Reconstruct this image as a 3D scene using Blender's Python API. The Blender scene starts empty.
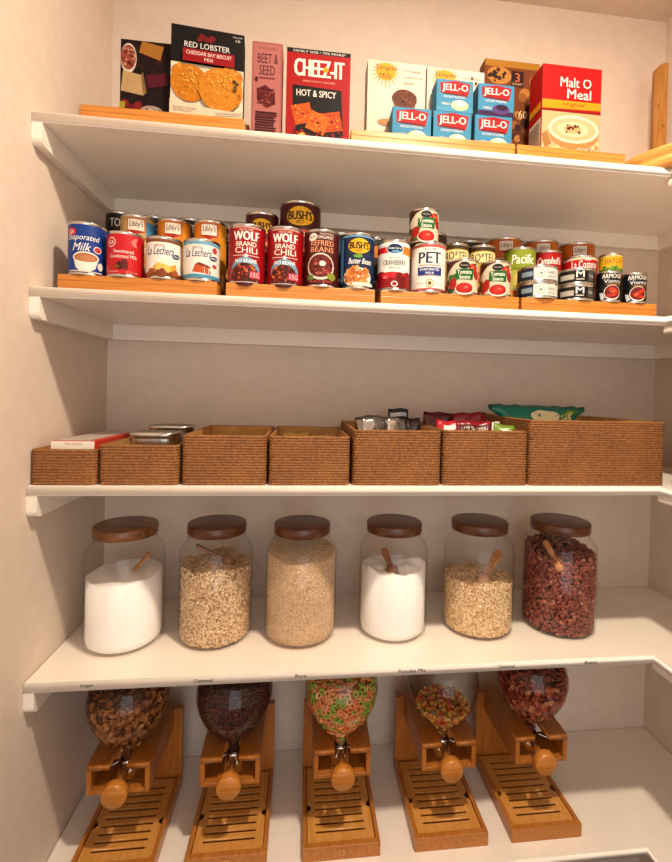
import bpy, bmesh, math, random
from mathutils import Vector, Matrix
random.seed(7)
PI = math.pi
sc = bpy.context.scene
col = sc.collection

# ------------------------------------------------------------------ materials
def lin(h):
    h = h.lstrip('#')
    c = [int(h[i:i + 2], 16) / 255 for i in (0, 2, 4)]
    return tuple(x / 12.92 if x <= .04045 else ((x + .055) / 1.055) ** 2.4 for x in c) + (1,)
MC = {}
def base_mat(name):
    m = bpy.data.materials.new(name); m.use_nodes = True
    return m, m.node_tree, m.node_tree.nodes['Principled BSDF']
def flat(h, rough=.45, metal=0, spec=.5, dim=1):
    k = (h, rough, metal, dim)
    if k in MC: return MC[k]
    m, nt, b = base_mat('print_' + h.strip('#'))
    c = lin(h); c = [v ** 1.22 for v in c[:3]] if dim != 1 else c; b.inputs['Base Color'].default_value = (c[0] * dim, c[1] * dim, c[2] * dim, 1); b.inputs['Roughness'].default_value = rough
    b.inputs['Metallic'].default_value = metal; b.inputs['Specular IOR Level'].default_value = spec
    MC[k] = m
    return m
def noisy(name, c1, c2, scale=8, stretch=(1, 1, 1), rough=.5, bump=0, detail=3, metal=0, lo=.3, hi=.7, rough2=None):
    if name in MC: return MC[name]
    m, nt, b = base_mat(name); N = nt.nodes; L = nt.links
    tc = N.new('ShaderNodeTexCoord'); mp = N.new('ShaderNodeMapping'); mp.inputs['Scale'].default_value = stretch
    oi = N.new('ShaderNodeObjectInfo'); ad = N.new('ShaderNodeVectorMath'); ad.operation = 'ADD'
    L.new(tc.outputs['Object'], ad.inputs[0]); L.new(oi.outputs['Random'], ad.inputs[1])
    no = N.new('ShaderNodeTexNoise'); no.inputs['Scale'].default_value = scale; no.inputs['Detail'].default_value = detail
    cr = N.new('ShaderNodeValToRGB'); cr.color_ramp.elements[0].position = lo; cr.color_ramp.elements[1].position = hi
    cr.color_ramp.elements[0].color = lin(c1); cr.color_ramp.elements[1].color = lin(c2)
    L.new(ad.outputs[0], mp.inputs['Vector']); L.new(mp.outputs[0], no.inputs['Vector'])
    L.new(no.outputs['Fac'], cr.inputs[0]); L.new(cr.outputs[0], b.inputs['Base Color'])
    b.inputs['Roughness'].default_value = rough; b.inputs['Metallic'].default_value = metal
    if bump:
        bp = N.new('ShaderNodeBump'); bp.inputs['Strength'].default_value = bump; bp.inputs['Distance'].default_value = .002
        L.new(no.outputs['Fac'], bp.inputs['Height']); L.new(bp.outputs[0], b.inputs['Normal'])
    MC[name] = m
    return m
def glass(name='clear_glass', edge='#d4d6d0', tint='#ffffff'):
    if name in MC: return MC[name]
    m = bpy.data.materials.new(name); m.use_nodes = True; nt = m.node_tree; N = nt.nodes; L = nt.links
    N.clear(); out = N.new('ShaderNodeOutputMaterial')
    tr = N.new('ShaderNodeBsdfTransparent'); gl = N.new('ShaderNodeBsdfGlossy'); gl.inputs['Roughness'].default_value = .04
    lw = N.new('ShaderNodeLayerWeight'); lw.inputs['Blend'].default_value = .28
    mixc = N.new('ShaderNodeMix'); mixc.data_type = 'RGBA'
    mixc.inputs[6].default_value = lin(tint); mixc.inputs[7].default_value = lin(edge)
    pw = N.new('ShaderNodeMath'); pw.operation = 'POWER'; pw.inputs[1].default_value = 3
    L.new(lw.outputs['Facing'], pw.inputs[0]); L.new(pw.outputs[0], mixc.inputs[0]); L.new(mixc.outputs[2], tr.inputs['Color'])
    p5 = N.new('ShaderNodeMath'); p5.operation = 'POWER'; p5.inputs[1].default_value = 5; lf = N.new('ShaderNodeLayerWeight'); lf.inputs['Blend'].default_value = .5; L.new(lf.outputs['Facing'], p5.inputs[0])
    fr = N.new('ShaderNodeMath'); fr.operation = 'MULTIPLY_ADD'; fr.inputs[1].default_value = .6; fr.inputs[2].default_value = .035; L.new(p5.outputs[0], fr.inputs[0])
    ms = N.new('ShaderNodeMixShader'); L.new(fr.outputs[0], ms.inputs[0]); L.new(tr.outputs[0], ms.inputs[1]); L.new(gl.outputs[0], ms.inputs[2])
    L.new(ms.outputs[0], out.inputs['Surface'])
    MC[name] = m
    return m
def rope_mat():
    m, nt, b = base_mat('seagrass_rope'); N = nt.nodes; L = nt.links
    tc = N.new('ShaderNodeTexCoord'); sp = N.new('ShaderNodeSeparateXYZ'); L.new(tc.outputs['Object'], sp.inputs[0])
    def mth(op, a, bb):
        n = N.new('ShaderNodeMath'); n.operation = op
        for i, v in enumerate((a, bb)):
            if v is None: continue
            if hasattr(v, 'links'): L.new(v, n.inputs[i])
            else: n.inputs[i].default_value = v
        return n.outputs[0]
    s = mth('ADD', sp.outputs[0], sp.outputs[1]); s = mth('MULTIPLY', s, 1150)
    z = mth('MULTIPLY', sp.outputs[2], 900); v = mth('SINE', mth('ADD', s, z), None)
    no = N.new('ShaderNodeTexNoise'); no.inputs['Scale'].default_value = 160; L.new(tc.outputs['Object'], no.inputs['Vector'])
    n2 = N.new('ShaderNodeTexNoise'); n2.inputs['Scale'].default_value = 14; L.new(tc.outputs['Object'], n2.inputs['Vector'])
    f = mth('ADD', mth('MULTIPLY', v, .08), mth('MULTIPLY', no.outputs['Fac'], .75)); f = mth('ADD', f, mth('MULTIPLY', n2.outputs['Fac'], .3))
    cr = N.new('ShaderNodeValToRGB'); e = cr.color_ramp.elements
    e[0].position = .25; e[0].color = lin('#5f3517'); e[1].position = .95; e[1].color = lin('#b27638')
    L.new(f, cr.inputs[0]); L.new(cr.outputs[0], b.inputs['Base Color']); b.inputs['Roughness'].default_value = .7
    bp = N.new('ShaderNodeBump'); bp.inputs['Strength'].default_value = .5; bp.inputs['Distance'].default_value = .0008
    L.new(v, bp.inputs['Height']); L.new(bp.outputs[0], b.inputs['Normal'])
    return m
WALL = noisy('wall_paint', '#d2c2b2', '#d8c8b9', 30, rough=.75, bump=.12)
CEIL = noisy('ceiling_paint', '#c9b9ab', '#cfc0b2', 25, rough=.85, bump=.1)
WHITE = noisy('white_satin_paint', '#e9dfd3', '#eee5da', 12, rough=.32)
FLOORM = noisy('dark_wood_floor', '#3a2418', '#5a3a26', 6, (1, 12, 1), rough=.5)
BAMBOO = noisy('bamboo_light', '#ab661f', '#c27f34', 9, (1.2, 14, 26), rough=.38, detail=4, bump=.05)
BAMB2 = noisy('bamboo_shaded', '#9c5c20', '#b57432', 10, (16, 1.5, 16), rough=.3, detail=4, bump=.05)  # dispenser bamboo, shade on the base put into the colour
DRIPW = noisy('bamboo_drip_tray_lit', '#bd7f38', '#d0954e', 10, (16, 1.5, 16), rough=.35, detail=4)  # same bamboo painted lighter, as the lit drip tray
BAMBV = noisy('bamboo_upright_shaded', '#93531a', '#aa6a2a', 10, (16, 16, 1.5), rough=.3, detail=4, bump=.05)  # same bamboo painted darker for the shaded bracket and back panel
TRAYW = noisy('bamboo_tray', '#c4843a', '#d99b50', 8, (3, 3, 30), rough=.4)
OLDW = noisy('knotty_wood', '#9a6426', '#b9823c', 9, (14, 14, 1.5), rough=.45)
WALNUT = noisy('walnut_lid', '#42200f', '#6a3a1c', 9, (2, 16, 16), rough=.3, detail=5)
ACACIA = noisy('acacia_lid', '#4a2812', '#8a5a30', 11, (1.5, 9, 9), rough=.3, detail=5)
SCOOPW = noisy('scoop_wood', '#b0743c', '#c98e54', 12, (3, 3, 12), rough=.5)
SCOOPD = noisy('scoop_dark_wood', '#6e3d1c', '#93592c', 12, (3, 3, 12), rough=.35)
LINER = noisy('basket_lining', '#a9793f', '#c29452', 30, (1, 1, 3), rough=.7)
ROPE = rope_mat()
STEEL = noisy('can_steel', '#b8b4ac', '#d0ccc4', 20, rough=.22, metal=1)
LIDM = noisy('can_lid_steel', '#c8c4bc', '#dedad2', 20, rough=.12, metal=1)
CHROME = noisy('chrome', '#c8c8c8', '#e0e0e0', 20, rough=.12, metal=1)
GLASS = glass()
BULBG = glass('dispenser_plastic', '#8d8880', '#efece6')

# ------------------------------------------------------------------ mesh helpers
def finish(name, bm, mats, parent=None, loc=None, smooth=None, rot=None):
    if not isinstance(mats, (list, tuple)): mats = [mats]
    if smooth:
        for f in bm.faces: f.smooth = True
        for e in bm.edges:
            if len(e.link_faces) == 2 and e.calc_face_angle(0) > smooth: e.smooth = False
    me = bpy.data.meshes.new(name); bm.to_mesh(me); bm.free()
    for m in mats: me.materials.append(m)
    o = bpy.data.objects.new(name, me); col.objects.link(o)
    if parent: o.parent = parent
    if loc is not None: o.location = loc
    if rot is not None: o.rotation_euler = rot
    return o
def tag(o, label, cat, group=None, kind=None):
    o['label'] = label; o['category'] = cat
    if group: o['group'] = group
    if kind: o['kind'] = kind
    return o
def empty(name, loc, rz=0, rot=None):
    o = bpy.data.objects.new(name, None); col.objects.link(o); o.location = loc
    o.rotation_euler = rot if rot else (0, 0, rz); o.empty_display_size = .02
    return o
def box(bm, x0, x1, y0, y1, z0, z1, mi=0, bev=0):
    t = bmesh.new(); bmesh.ops.create_cube(t, size=1)
    for v in t.verts: v.co = Vector(((x0 + x1) / 2 + v.co.x * (x1 - x0), (y0 + y1) / 2 + v.co.y * (y1 - y0), (z0 + z1) / 2 + v.co.z * (z1 - z0)))
    if bev: bmesh.ops.bevel(t, geom=t.edges[:], offset=bev, segments=2, affect='EDGES', profile=.5)
    for f in t.faces: f.material_index = mi
    merge(bm, t)
    return bm
def merge(bm, t, M=None):
    vm = {}
    for v in t.verts: vm[v] = bm.verts.new(M @ v.co if M else v.co)
    for f in t.faces:
        try:
            nf = bm.faces.new([vm[v] for v in f.verts]); nf.material_index = f.material_index; nf.smooth = f.smooth
        except ValueError: pass
    t.free()
def lathe(bm, prof, seg=40, mi=0, M=None, cap0=False, cap1=False):
    rings = []
    for r, z in prof:
        ring = []
        for i in range(seg):
            a = 2 * PI * i / seg; p = Vector((r * math.cos(a), r * math.sin(a), z))
            ring.append(bm.verts.new(M @ p if M else p))
        rings.append(ring)
    for a, b in zip(rings, rings[1:]):
        for i in range(seg):
            f = bm.faces.new((a[i], a[(i + 1) % seg], b[(i + 1) % seg], b[i])); f.material_index = mi
    if cap0: bm.faces.new(rings[0][::-1]).material_index = mi
    if cap1: bm.faces.new(rings[-1]).material_index = mi
    return bm
def plate(loops, depth, M=None, res=1):
    """exact solid with holes: closed 2D loops extruded by depth (z from 0 to depth)"""
    cu = bpy.data.curves.new('t', 'CURVE'); cu.dimensions = '2D'; cu.fill_mode = 'BOTH'; cu.extrude = depth / 2
    for lp in loops:
        s = cu.splines.new('POLY'); s.points.add(len(lp) - 1)
        for p, q in zip(s.points, lp): p.co = (q[0], q[1], 0, 1)
        s.use_cyclic_u = True
    ob = bpy.data.objects.new('t', cu); me = bpy.data.meshes.new_from_object(ob)
    bm = bmesh.new(); bm.from_mesh(me); bmesh.ops.remove_doubles(bm, verts=bm.verts, dist=1e-5)
    T = Matrix.Translation((0, 0, depth / 2)); bm.transform(M @ T if M else T)
    bmesh.ops.recalc_face_normals(bm, faces=bm.faces)
    bpy.data.objects.remove(ob); bpy.data.curves.remove(cu); bpy.data.meshes.remove(me)
    return bm
TX = {}
def text_geo(s, shear=0.0):
    k = (s, shear)
    if k in TX: return TX[k]
    cu = bpy.data.curves.new('t', 'FONT'); cu.body = s; cu.resolution_u = 2; cu.shear = shear; cu.fill_mode = 'FRONT'
    ob = bpy.data.objects.new('t', cu); me = bpy.data.meshes.new_from_object(ob)
    vs = [(v.co.x, v.co.y) for v in me.vertices]; fs = [tuple(p.vertices) for p in me.polygons]
    xs = [v[0] for v in vs]; ys = [v[1] for v in vs]
    bb = (min(xs), min(ys), max(xs), max(ys))
    bpy.data.objects.remove(ob); bpy.data.curves.remove(cu); bpy.data.meshes.remove(me)
    TX[k] = (vs, fs, bb)
    return TX[k]

class Art:
    """layers of printed shapes on an unrolled surface (u across, v up, metres)"""
    def __init__(self): self.items = []; self.cols = []; self.layer = 0
    def c(self, h):
        if h not in self.cols: self.cols.append(h)
        return self.cols.index(h)
    def poly(self, pts, h, same=False):
        if not same: self.layer += 1
        self.items.append(([tuple(p) for p in pts], [tuple(range(len(pts)))], self.c(h), self.layer))
    def rect(self, x0, y0, x1, y1, h, same=False): self.poly([(x0, y0), (x1, y0), (x1, y1), (x0, y1)], h, same)
    def ell(self, x, y, rx, ry, h, rot=0, n=18, same=False, jit=0):
        c, s = math.cos(rot), math.sin(rot); pts = []
        for i in range(n):
            a = 2 * PI * i / n; k = 1 + random.uniform(-jit, jit); p, q = rx * k * math.cos(a), ry * k * math.sin(a)
            pts.append((x + p * c - q * s, y + p * s + q * c))
        self.poly(pts, h, same)
    def ring(self, x, y, rx, ry, w, h1, h2): self.ell(x, y, rx, ry, h1); self.ell(x, y, rx - w, ry - w, h2)
    def text(self, s, x0, y0, x1, y1, h, bold=0.0, shear=0.0, same=False, rot=0):
        vs, fs, (a, b, c, d) = text_geo(s, shear)
        if not same: self.layer += 1
        if bold:      # heavier strokes: the same glyphs once more, a hair to the side
            e = bold * (y1 - y0) * .8
            self.text(s, x0 + e, y0, x1 + e, y1, h, 0, shear, True); self.layer += .1
            x0 -= e * .3; x1 -= e * .3
        sx = (x1 - x0) / (c - a); sy = (y1 - y0) / (d - b); cx, cy = (x0 + x1) / 2, (y0 + y1) / 2
        out = []
        for vx, vy in vs:
            p, q = x0 + (vx - a) * sx - cx, y0 + (vy - b) * sy - cy
            out.append((cx + p * math.cos(rot) - q * math.sin(rot), cy + p * math.sin(rot) + q * math.cos(rot)))
        self.items.append((out, fs, self.c(h), self.layer))
    def blobs(self, x0, y0, x1, y1, n, hs, r0, r1, inside=None, asp=.8, nn=10):
        for _ in range(n):
            x, y = random.uniform(x0, x1), random.uniform(y0, y1)
            if inside and ((x - inside[0]) / inside[2]) ** 2 + ((y - inside[1]) / inside[3]) ** 2 > 1: continue
            r = random.uniform(r0, r1); self.layer += .25
            self.ell(x, y, r, r * random.uniform(asp, 1), random.choice(hs), random.uniform(0, PI), nn, True, .08)
    def build(self, bm, mapping, cut=None, step=.00006, cutv=None):
        for pts, fs, ci, ly in self.items:
            t = bmesh.new(); vv = [t.verts.new((x, y, 0)) for x, y in pts]
            for f in fs:
                try: t.faces.new([vv[i] for i in f]).material_index = ci
                except ValueError: pass
            for f in t.faces:
                if f.normal.z == 0: f.normal_update()
            for cc, ax in ((cut, 0), (cutv, 1)):
                if not cc: continue
                lo = min(p[ax] for p in pts); hi = max(p[ax] for p in pts)
                for k in range(math.ceil(lo / cc), math.floor(hi / cc) + 1):
                    pc = [0, 0, 0]; pc[ax] = k * cc; pn = [0, 0, 0]; pn[ax] = 1
                    bmesh.ops.bisect_plane(t, geom=t.verts[:] + t.edges[:] + t.faces[:], dist=1e-7, plane_co=pc, plane_no=pn)
            big = [f for f in t.faces if len(f.verts) > 4]
            if big: bmesh.ops.triangulate(t, faces=big)
            for f in t.faces:
                f.normal_update(); f.material_index = ci
                if f.normal.z < 0: f.normal_flip()
            for v in t.verts: v.co = Vector(mapping(v.co.x, v.co.y, ly * step))
            merge(bm, t)
    def mats(self, rough=.4, spec=.5, dim=1): return [flat(h, rough, 0, spec, dim) for h in self.cols]

# ------------------------------------------------------------------ the room
W, D, DR, C = 1.573, .35, .273, 2.608
ZS = [1.981, 1.656, 1.2815, .9067, .473]
T, CH = .019, .041
YB = -2.7
def struct(name, bm, m, **k):
    o = finish(name, bm, m, **k); o['kind'] = 'structure'; return o
struct('wall_back', box(bmesh.new(), -.1, W + .1, 0, .1, 0, C), WALL)
struct('wall_left', box(bmesh.new(), -.1, 0, YB, 0, 0, C), WALL)
struct('wall_right', box(bmesh.new(), W, W + .1, YB, 0, 0, C), WALL)
struct('floor', box(bmesh.new(), -.1, W + .1, YB - .1, .1, -.1, 0), FLOORM)
struct('ceiling', box(bmesh.new(), -.1, W + .1, YB - .1, .1, C, C + .1), CEIL)
b = bmesh.new()      # unseen wall behind the camera, wide doorway added to let fill light in
box(b, -.1, .02, YB - .1, YB, 0, C); box(b, 1.53, W + .1, YB - .1, YB, 0, C); box(b, .02, 1.53, YB - .1, YB, 2.4, C)
struct('wall_front', b, WALL)
b = bmesh.new()
box(b, .001, .02, YB, YB + .018, 0, 2.48); box(b, 1.53, 1.572, YB, YB + .018, 0, 2.48); box(b, .02, 1.53, YB, YB + .018, 2.4, 2.48)
struct('trim_1', b, WHITE)

# shelves
def ogee(bm, axis, side, x0, x1, ztop, yfront, yback):
    """ledger strip along Y with a curved nose at its front end"""
    h = CH; n = 6; pts = [(yback, ztop), (yback, ztop - h)]
    pts += [(yfront + .012, ztop - h)]
    for i in range(n + 1):
        a = PI / 2 * i / n; pts.append((yfront + .012 - .012 * math.sin(a), ztop - h + .012 - .012 * math.cos(a)))
    pts.append((yfront, ztop))
    va = [bm.verts.new((x0, y, z)) for y, z in pts]; vb = [bm.verts.new((x1, y, z)) for y, z in pts]
    bm.faces.new(va); bm.faces.new(vb[::-1])
    for i in range(len(pts)):
        j = (i + 1) % len(pts); bm.faces.new((va[i], vb[i], vb[j], va[j]))
    bmesh.ops.recalc_face_normals(bm, faces=bm.faces)
    return bm
names = ['topmost white wall shelf with the boxes of mixes and crackers on it', 'white wall shelf second from top, carrying the food cans', 'white wall shelf in the middle, carrying the rope baskets', 'white wall shelf with name labels on its edge and glass jars on top', 'lowest white wall shelf with the wooden cereal dispensers on it']
YR = -1.15
for k, z in enumerate(ZS):
    s = empty('wall_shelf', (0, 0, z)); tag(s, names[k], 'shelf', 'white built-in pantry shelves')
    b = bmesh.new()
    L_ = [(.0005, -.0005), (W - .0005, -.0005), (W - .0005, YR), (W - DR, YR), (W - DR, -D), (.0005, -D)]
    pb = plate([L_[::-1]], T); bmesh.ops.translate(pb, verts=pb.verts, vec=(0, 0, -T))
    es = [e for e in pb.edges if len(e.link_faces) == 2 and e.calc_face_angle(0) > 1]
    bmesh.ops.bevel(pb, geom=es, offset=.0015, segments=2, affect='EDGES')
    finish('shelf_board', pb, WHITE, s)
    finish('support_strip', box(bmesh.new(), .0195, W - .0195, -.019, -.0005, -T - CH, -T - .0002, 0, .001), WHITE, s)
    finish('support_strip', ogee(bmesh.new(), 1, 0, .0005, .0195, -T - .0002, -D + .001, -.0005), WHITE, s)
    finish('support_strip', ogee(bmesh.new(), 1, 0, W - .0195, W - .0005, -T - .0002, YR + .01, -.0005), WHITE, s)
    if k != 4:
        finish('front_lip', box(bmesh.new(), W - DR + .004, W - DR + .022, -1.1, -D + .012, -T - .018, -T - .0002, 0, .004), WHITE, s)

# shelf name labels
for i, (x, tx, w) in enumerate([(.115, 'Sugar', .026), (.330, 'Oatmeal', .036), (.522, 'Rice', .022), (.752, 'Pancake Mix', .058), (.957, 'Oatmeal', .036), (1.15, 'Beans', .028)]):
    a = Art(); a.text(tx, -w / 2, -.0036, w / 2, .0036, '#1c1a18', .03)
    b = bmesh.new(); a.build(b, lambda u, v, l: (u, -.0002 - l, v))
    tag(finish('shelf_label', b, a.mats(.32), loc=(x, -D, ZS[3] - T / 2)),
        ['printed name Sugar on the edge of the jar shelf', 'printed name Oatmeal on the shelf edge, the one further left under the dark-lidded oat jar', 'printed name Rice on the edge of the jar shelf', 'printed name Pancake Mix on the edge of the jar shelf', 'printed name Oatmeal on the shelf edge, the one further right beside Pancake Mix', 'printed name Beans on the edge of the jar shelf'][i], 'label', 'printed names on the jar shelf edge')

# ------------------------------------------------------------------ bamboo risers
def riser(x0, x1, z, yf, label):
    b = bmesh.new()
    for k in range(3):
        y0 = yf + .08 * k; y1 = y0 + (.079 if k < 2 else .075)
        box(b, x0, x1, y0, y1 + .012, .035 * (k + 1) - .012, .035 * (k + 1), 0, .0012)
        box(b, x0, x1, y0, y0 + .012, (.035 * k if k else 0), .035 * (k + 1) - .012, 0, .0008)
    for x in (x0, x1 - .012):
        for k in range(3): box(b, x, x + .012, yf + .08 * k + .0125, yf + .08 * (k + 1) - .001, 0, .035 * (k + 1) - .0125)
    o = finish('bamboo_riser', b, BAMBOO); cx = (x0 + x1) / 2
    for v in o.data.vertices: v.co.x -= cx; v.co.y -= yf
    o.location = (cx, yf, z + .0003)
    tag(o, label, 'riser', 'stepped bamboo risers')
YF2 = -.31
riser(.030, .334, ZS[1], YF2, 'stepped bamboo riser at the left end under the milk cans')
riser(.352, .660, ZS[1], YF2, 'stepped bamboo riser under the red chili cans and bean cans')
riser(.673, .981, ZS[1], YF2, 'stepped bamboo riser under the cranberry, evaporated milk and tomato sauce cans')
riser(.988, 1.312, ZS[1], YF2, 'stepped bamboo riser at the right end under the flat cans and sausage cans')
riser(.074, .384, ZS[0], -.325, 'stepped bamboo riser on the top shelf under the black-topped biscuit mix box')
riser(.600, .955, ZS[0], -.325, 'stepped bamboo riser on the top shelf under the little blue dessert boxes')
riser(.961, 1.212, ZS[0], -.325, 'stepped bamboo riser on the top shelf under the red hot cereal box')
S1 = ZS[1] + .0353          # step tops for cans
def step(k): return ZS[1] + .0003 + .035 * k + .0002
def step1(k): return ZS[0] + .0003 + .035 * k + .0002

# ------------------------------------------------------------------ cans
def can(name, x, y, z, r, h, art_fn, label, cat='can', group='food cans on bamboo risers', face=0, bg=None):
    root = empty(name, (x, y, z), face); tag(root, label, cat, group)
    b = bmesh.new(); e = r * .04
    lathe(b, [(r * .8, .003), (r * .93, .003), (r * .955, 0), (r, 0), (r + .0006, .0015), (r, .0035), (r * .975, .005), (r * .975, h - .005), (r, h - .0035), (r + .0006, h - .0015), (r, h), (r * .955, h), (r * .93, h - .004)], 48)
    finish('can_body', b, STEEL, root, smooth=.7)
    b = bmesh.new()
    lathe(b, [(r * .93, h - .004), (r * .86, h - .004), (r * .84, h - .0032), (r * .7, h - .0032), (r * .68, h - .004), (r * .3, h - .004), (.0005, h - .004)], 40)
    finish('can_lid', b, LIDM, root, smooth=.9)
    a = Art(); R = r * .985; cu = .005; n = int(PI * R / cu)
    art_fn(a, R, h)
    v0, v1 = .0055, h - .0055
    def mp(u, v, l):
        t = u / R; rr = R + .0002 + l
        return (rr * math.sin(t), -rr * math.cos(t), v)
    base = Art(); us = [-PI * R] + [k * cu for k in range(-n, n + 1)] + [PI * R]
    for q in a.items: pass
    b = bmesh.new()
    bgi = a.c(bg or a.bg)
    rings = [[b.verts.new(mp(u, v, 0)) for u in us[:-1]] for v in (v0, v1)]
    m = len(us) - 1
    for i in range(m):
        b.faces.new((rings[0][i], rings[0][(i + 1) % m], rings[1][(i + 1) % m], rings[1][i])).material_index = bgi
    a.build(b, mp, cu)
    finish('can_label', b, a.mats(.38, .3, .86), root)
    return root
def logo(a, x, y, w, h):
    a.ell(x, y, w, h, '#2a1c10'); a.ell(x, y, w * .94, h * .9, '#e9b62a')
    a.text("BUSH'S", x - w * .82, y - h * .35, x + w * .78, y + h * .5, '#1d120c', .1); a.text('BEST', x - w * .25, y - h * .7, x + w * .25, y - h * .42, '#1d120c', .01)
def L_evap(a, R, h):
    a.bg = '#1d4a9a'
    a.ell(-.026, h - .02, .011, .008, '#d8343a'); a.text('IGA', -.032, h - .024, -.020, h - .016, '#f2eee8', .02)
    a.text('Evaporated', -.034, h * .62, .028, h * .76, '#f5f2ea', .01, .35); a.text('Milk', -.022, h * .45, .012, h * .60, '#f5f2ea', .01, .35)
    a.ell(.024, h * .5, .008, .007, '#f0ead8'); a.ell(.024, h * .5, .0065, .0055, '#c8505a')
    a.poly([(-.02, .034), (.026, .034), (.02, .014), (.008, .006), (-.006, .006), (-.015, .014)], '#efe6da'); a.ell(.003, .034, .024, .0115, '#f4eee4'); a.ell(.003, .034, .021, .0088, '#b57a50'); a.ell(.003, .033, .017, .0062, '#c48d62')
    a.ell(.03, .02, .006, .008, '#efe6da'); a.rect(-.03, .0056, .034, .008, '#dcd3c6')
def L_cond(a, R, h):
    a.bg = '#c8202c'
    a.ring(-.024, h - .022, .010, .010, .0018, '#f3d8d0', '#c8202c'); a.text('IGA', -.030, h - .026, -.018, h - .018, '#f3e6e0', .02)
    a.text('Sweetened', -.018, h * .52, .020, h * .60, '#f6ece6', .0); a.text('Condensed Milk', -.026, h * .41, .026, h * .49, '#f6ece6', 0)
    a.poly([(.014, h - .02), (.02, h - .012), (.028, h - .01), (.024, h - .02), (.027, h - .03), (.018, h - .027)], '#e88a84')
    a.ell(-.004, h * .25, .010, .008, '#4a140e', jit=.15); a.ell(.003, h * .27, .007, .010, '#6b2214', jit=.15); a.ell(-.012, h * .22, .006, .004, '#93501e', jit=.1)
    a.text('INGREDIENT', -.03, .008, -.008, .011, '#f0c8c0'); a.text('NET WT 14 OZ', .006, .008, .028, .011, '#f0c8c0')
def L_lech(top, bot, food):
    def f(a, R, h):
        a.bg = '#ece7de'
        a.rect(-.055, h - .012, .055, h - .0056, top); a.rect(-.055, .0056, .055, .013, bot)
        a.text('NESTLE', -.016, h - .021, .004, h - .0165, '#8a1f28', .02)
        a.text('La Lechera', -.032, h * .56, .022, h * .76, '#1f2e78', .015, .3)
        a.ell(.028, h * .56, .009, .005, '#20286c', .2); a.text('NEW', .022, h * .54, .034, h * .58, '#f2f0ea', .02)
        if food == 'cake':
            a.ell(.006, h * .26, .024, .009, '#d8a060'); a.poly([(-.012, h * .22), (.016, h * .16), (.016, h * .32), (-.012, h * .38)], '#e8c66a')
            a.poly([(.016, h * .16), (.028, h * .24), (.028, h * .38), (.016, h * .32)], '#d3a548'); a.poly([(-.012, h * .38), (.016, h * .32), (.028, h * .38), (0, h * .45)], '#f3e9cf')
            a.blobs(-.03, .008, .03, .016, 16, ['#8a4a18', '#a8642a'], .003, .007)
        else:
            a.ell(.004, h * .24, .026, .008, '#dfe8ea'); a.poly([(-.016, h * .2), (.02, h * .16), (.024, h * .3), (-.01, h * .38)], '#c4622a'); a.poly([(-.010, h * .38), (.024, h * .3), (.018, h * .36), (-.002, h * .43)], '#8f3414')
            a.ell(.025, h * .28, .006, .005, '#f2e6d2')
            a.ell(.03, h * .76, .006, .006, '#c74a50'); a.ell(.03, h * .38, .006, .004, '#c74a50')
    return f
def L_lib(c, c2):
    def f(a, R, h):
        a.bg = c
        a.rect(-.019, h * .70, .019, h * .93, '#b02a26'); a.rect(-.017, h * .715, .017, h * .915, '#eadfd0'); a.text("Libby's", -.014, h * .75, .014, h * .88, '#4a2a1c', .02, .25)
        a.poly([(-.019, h * .70), (0, h * .64), (.019, h * .70)], '#b02a26')
        a.rect(-.03, h * .50, .03, h * .56, '#f2ddb0'); a.text('100% PURE', -.026, h * .51, .026, h * .55, '#5a2a10')
        a.text('Pumpkin' if c2 != 'x' else 'Peaches', -.03, h * .34, .03, h * .47, '#f6efe0', .02)
        a.rect(.021, h * .1, .06, h * .9, c2 if c2 != 'x' else '#5d9cc0'); a.ell(0, h * .18, .02, .015, '#d9781c')
    return f
def L_black(t):
    def f(a, R, h):
        a.bg = '#23221f'; a.text(t, -.022, h * .70, .022, h * .86, '#e6e2d8', .02); a.rect(-.02, h * .6, .02, h * .62, '#a8a49a'); a.rect(-.05, .006, .05, .02, '#4a4640')
    return f
def L_wolf(a, R, h):
    a.bg = '#a3141d'
    a.rect(-.032, h * .93, .032, h * .945, '#d8b8a8'); a.text('SINCE 1895', -.014, h * .88, .014, h * .915, '#e8d0c4')
    a.text('WOLF', -.027, h * .72, .026, h * .87, '#f4ece6', .1); a.text('BRAND', -.021, h * .615, .021, h * .695, '#f4ece6', .03); a.text('CHILI', -.023, h * .50, .023, h * .60, '#f4ece6', .03)
    a.rect(-.028, h * .455, .028, h * .465, '#f0d8d0')
    st = []
    for i in range(10): q = PI / 2 + i * PI / 5; rr = .006 if i % 2 == 0 else .0026; st.append((rr * math.cos(q), h * .455 + rr * math.sin(q)))
    a.poly(st, '#f6f0ea')
    a.ell(-.001, h * .19, .031, .030, '#7ea4b8'); a.text('NO BEANS', -.022, h * .34, .022, h * .40, '#f2f4f4', .03)
    a.ell(-.002, h * .14, .029, .024, '#5e1b10')
    a.blobs(-.03, .008, .026, h * .31, 70, ['#b8512a', '#7d2a16', '#d07a44', '#4c140c', '#9c3a1e'], .0018, .0035, (-.002, h * .17, .027, .019))
    a.rect(.008, .010, .03, .024, '#e0405a'); a.text('15G', .010, .012, .028, .022, '#f6d0d4', .02)
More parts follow.
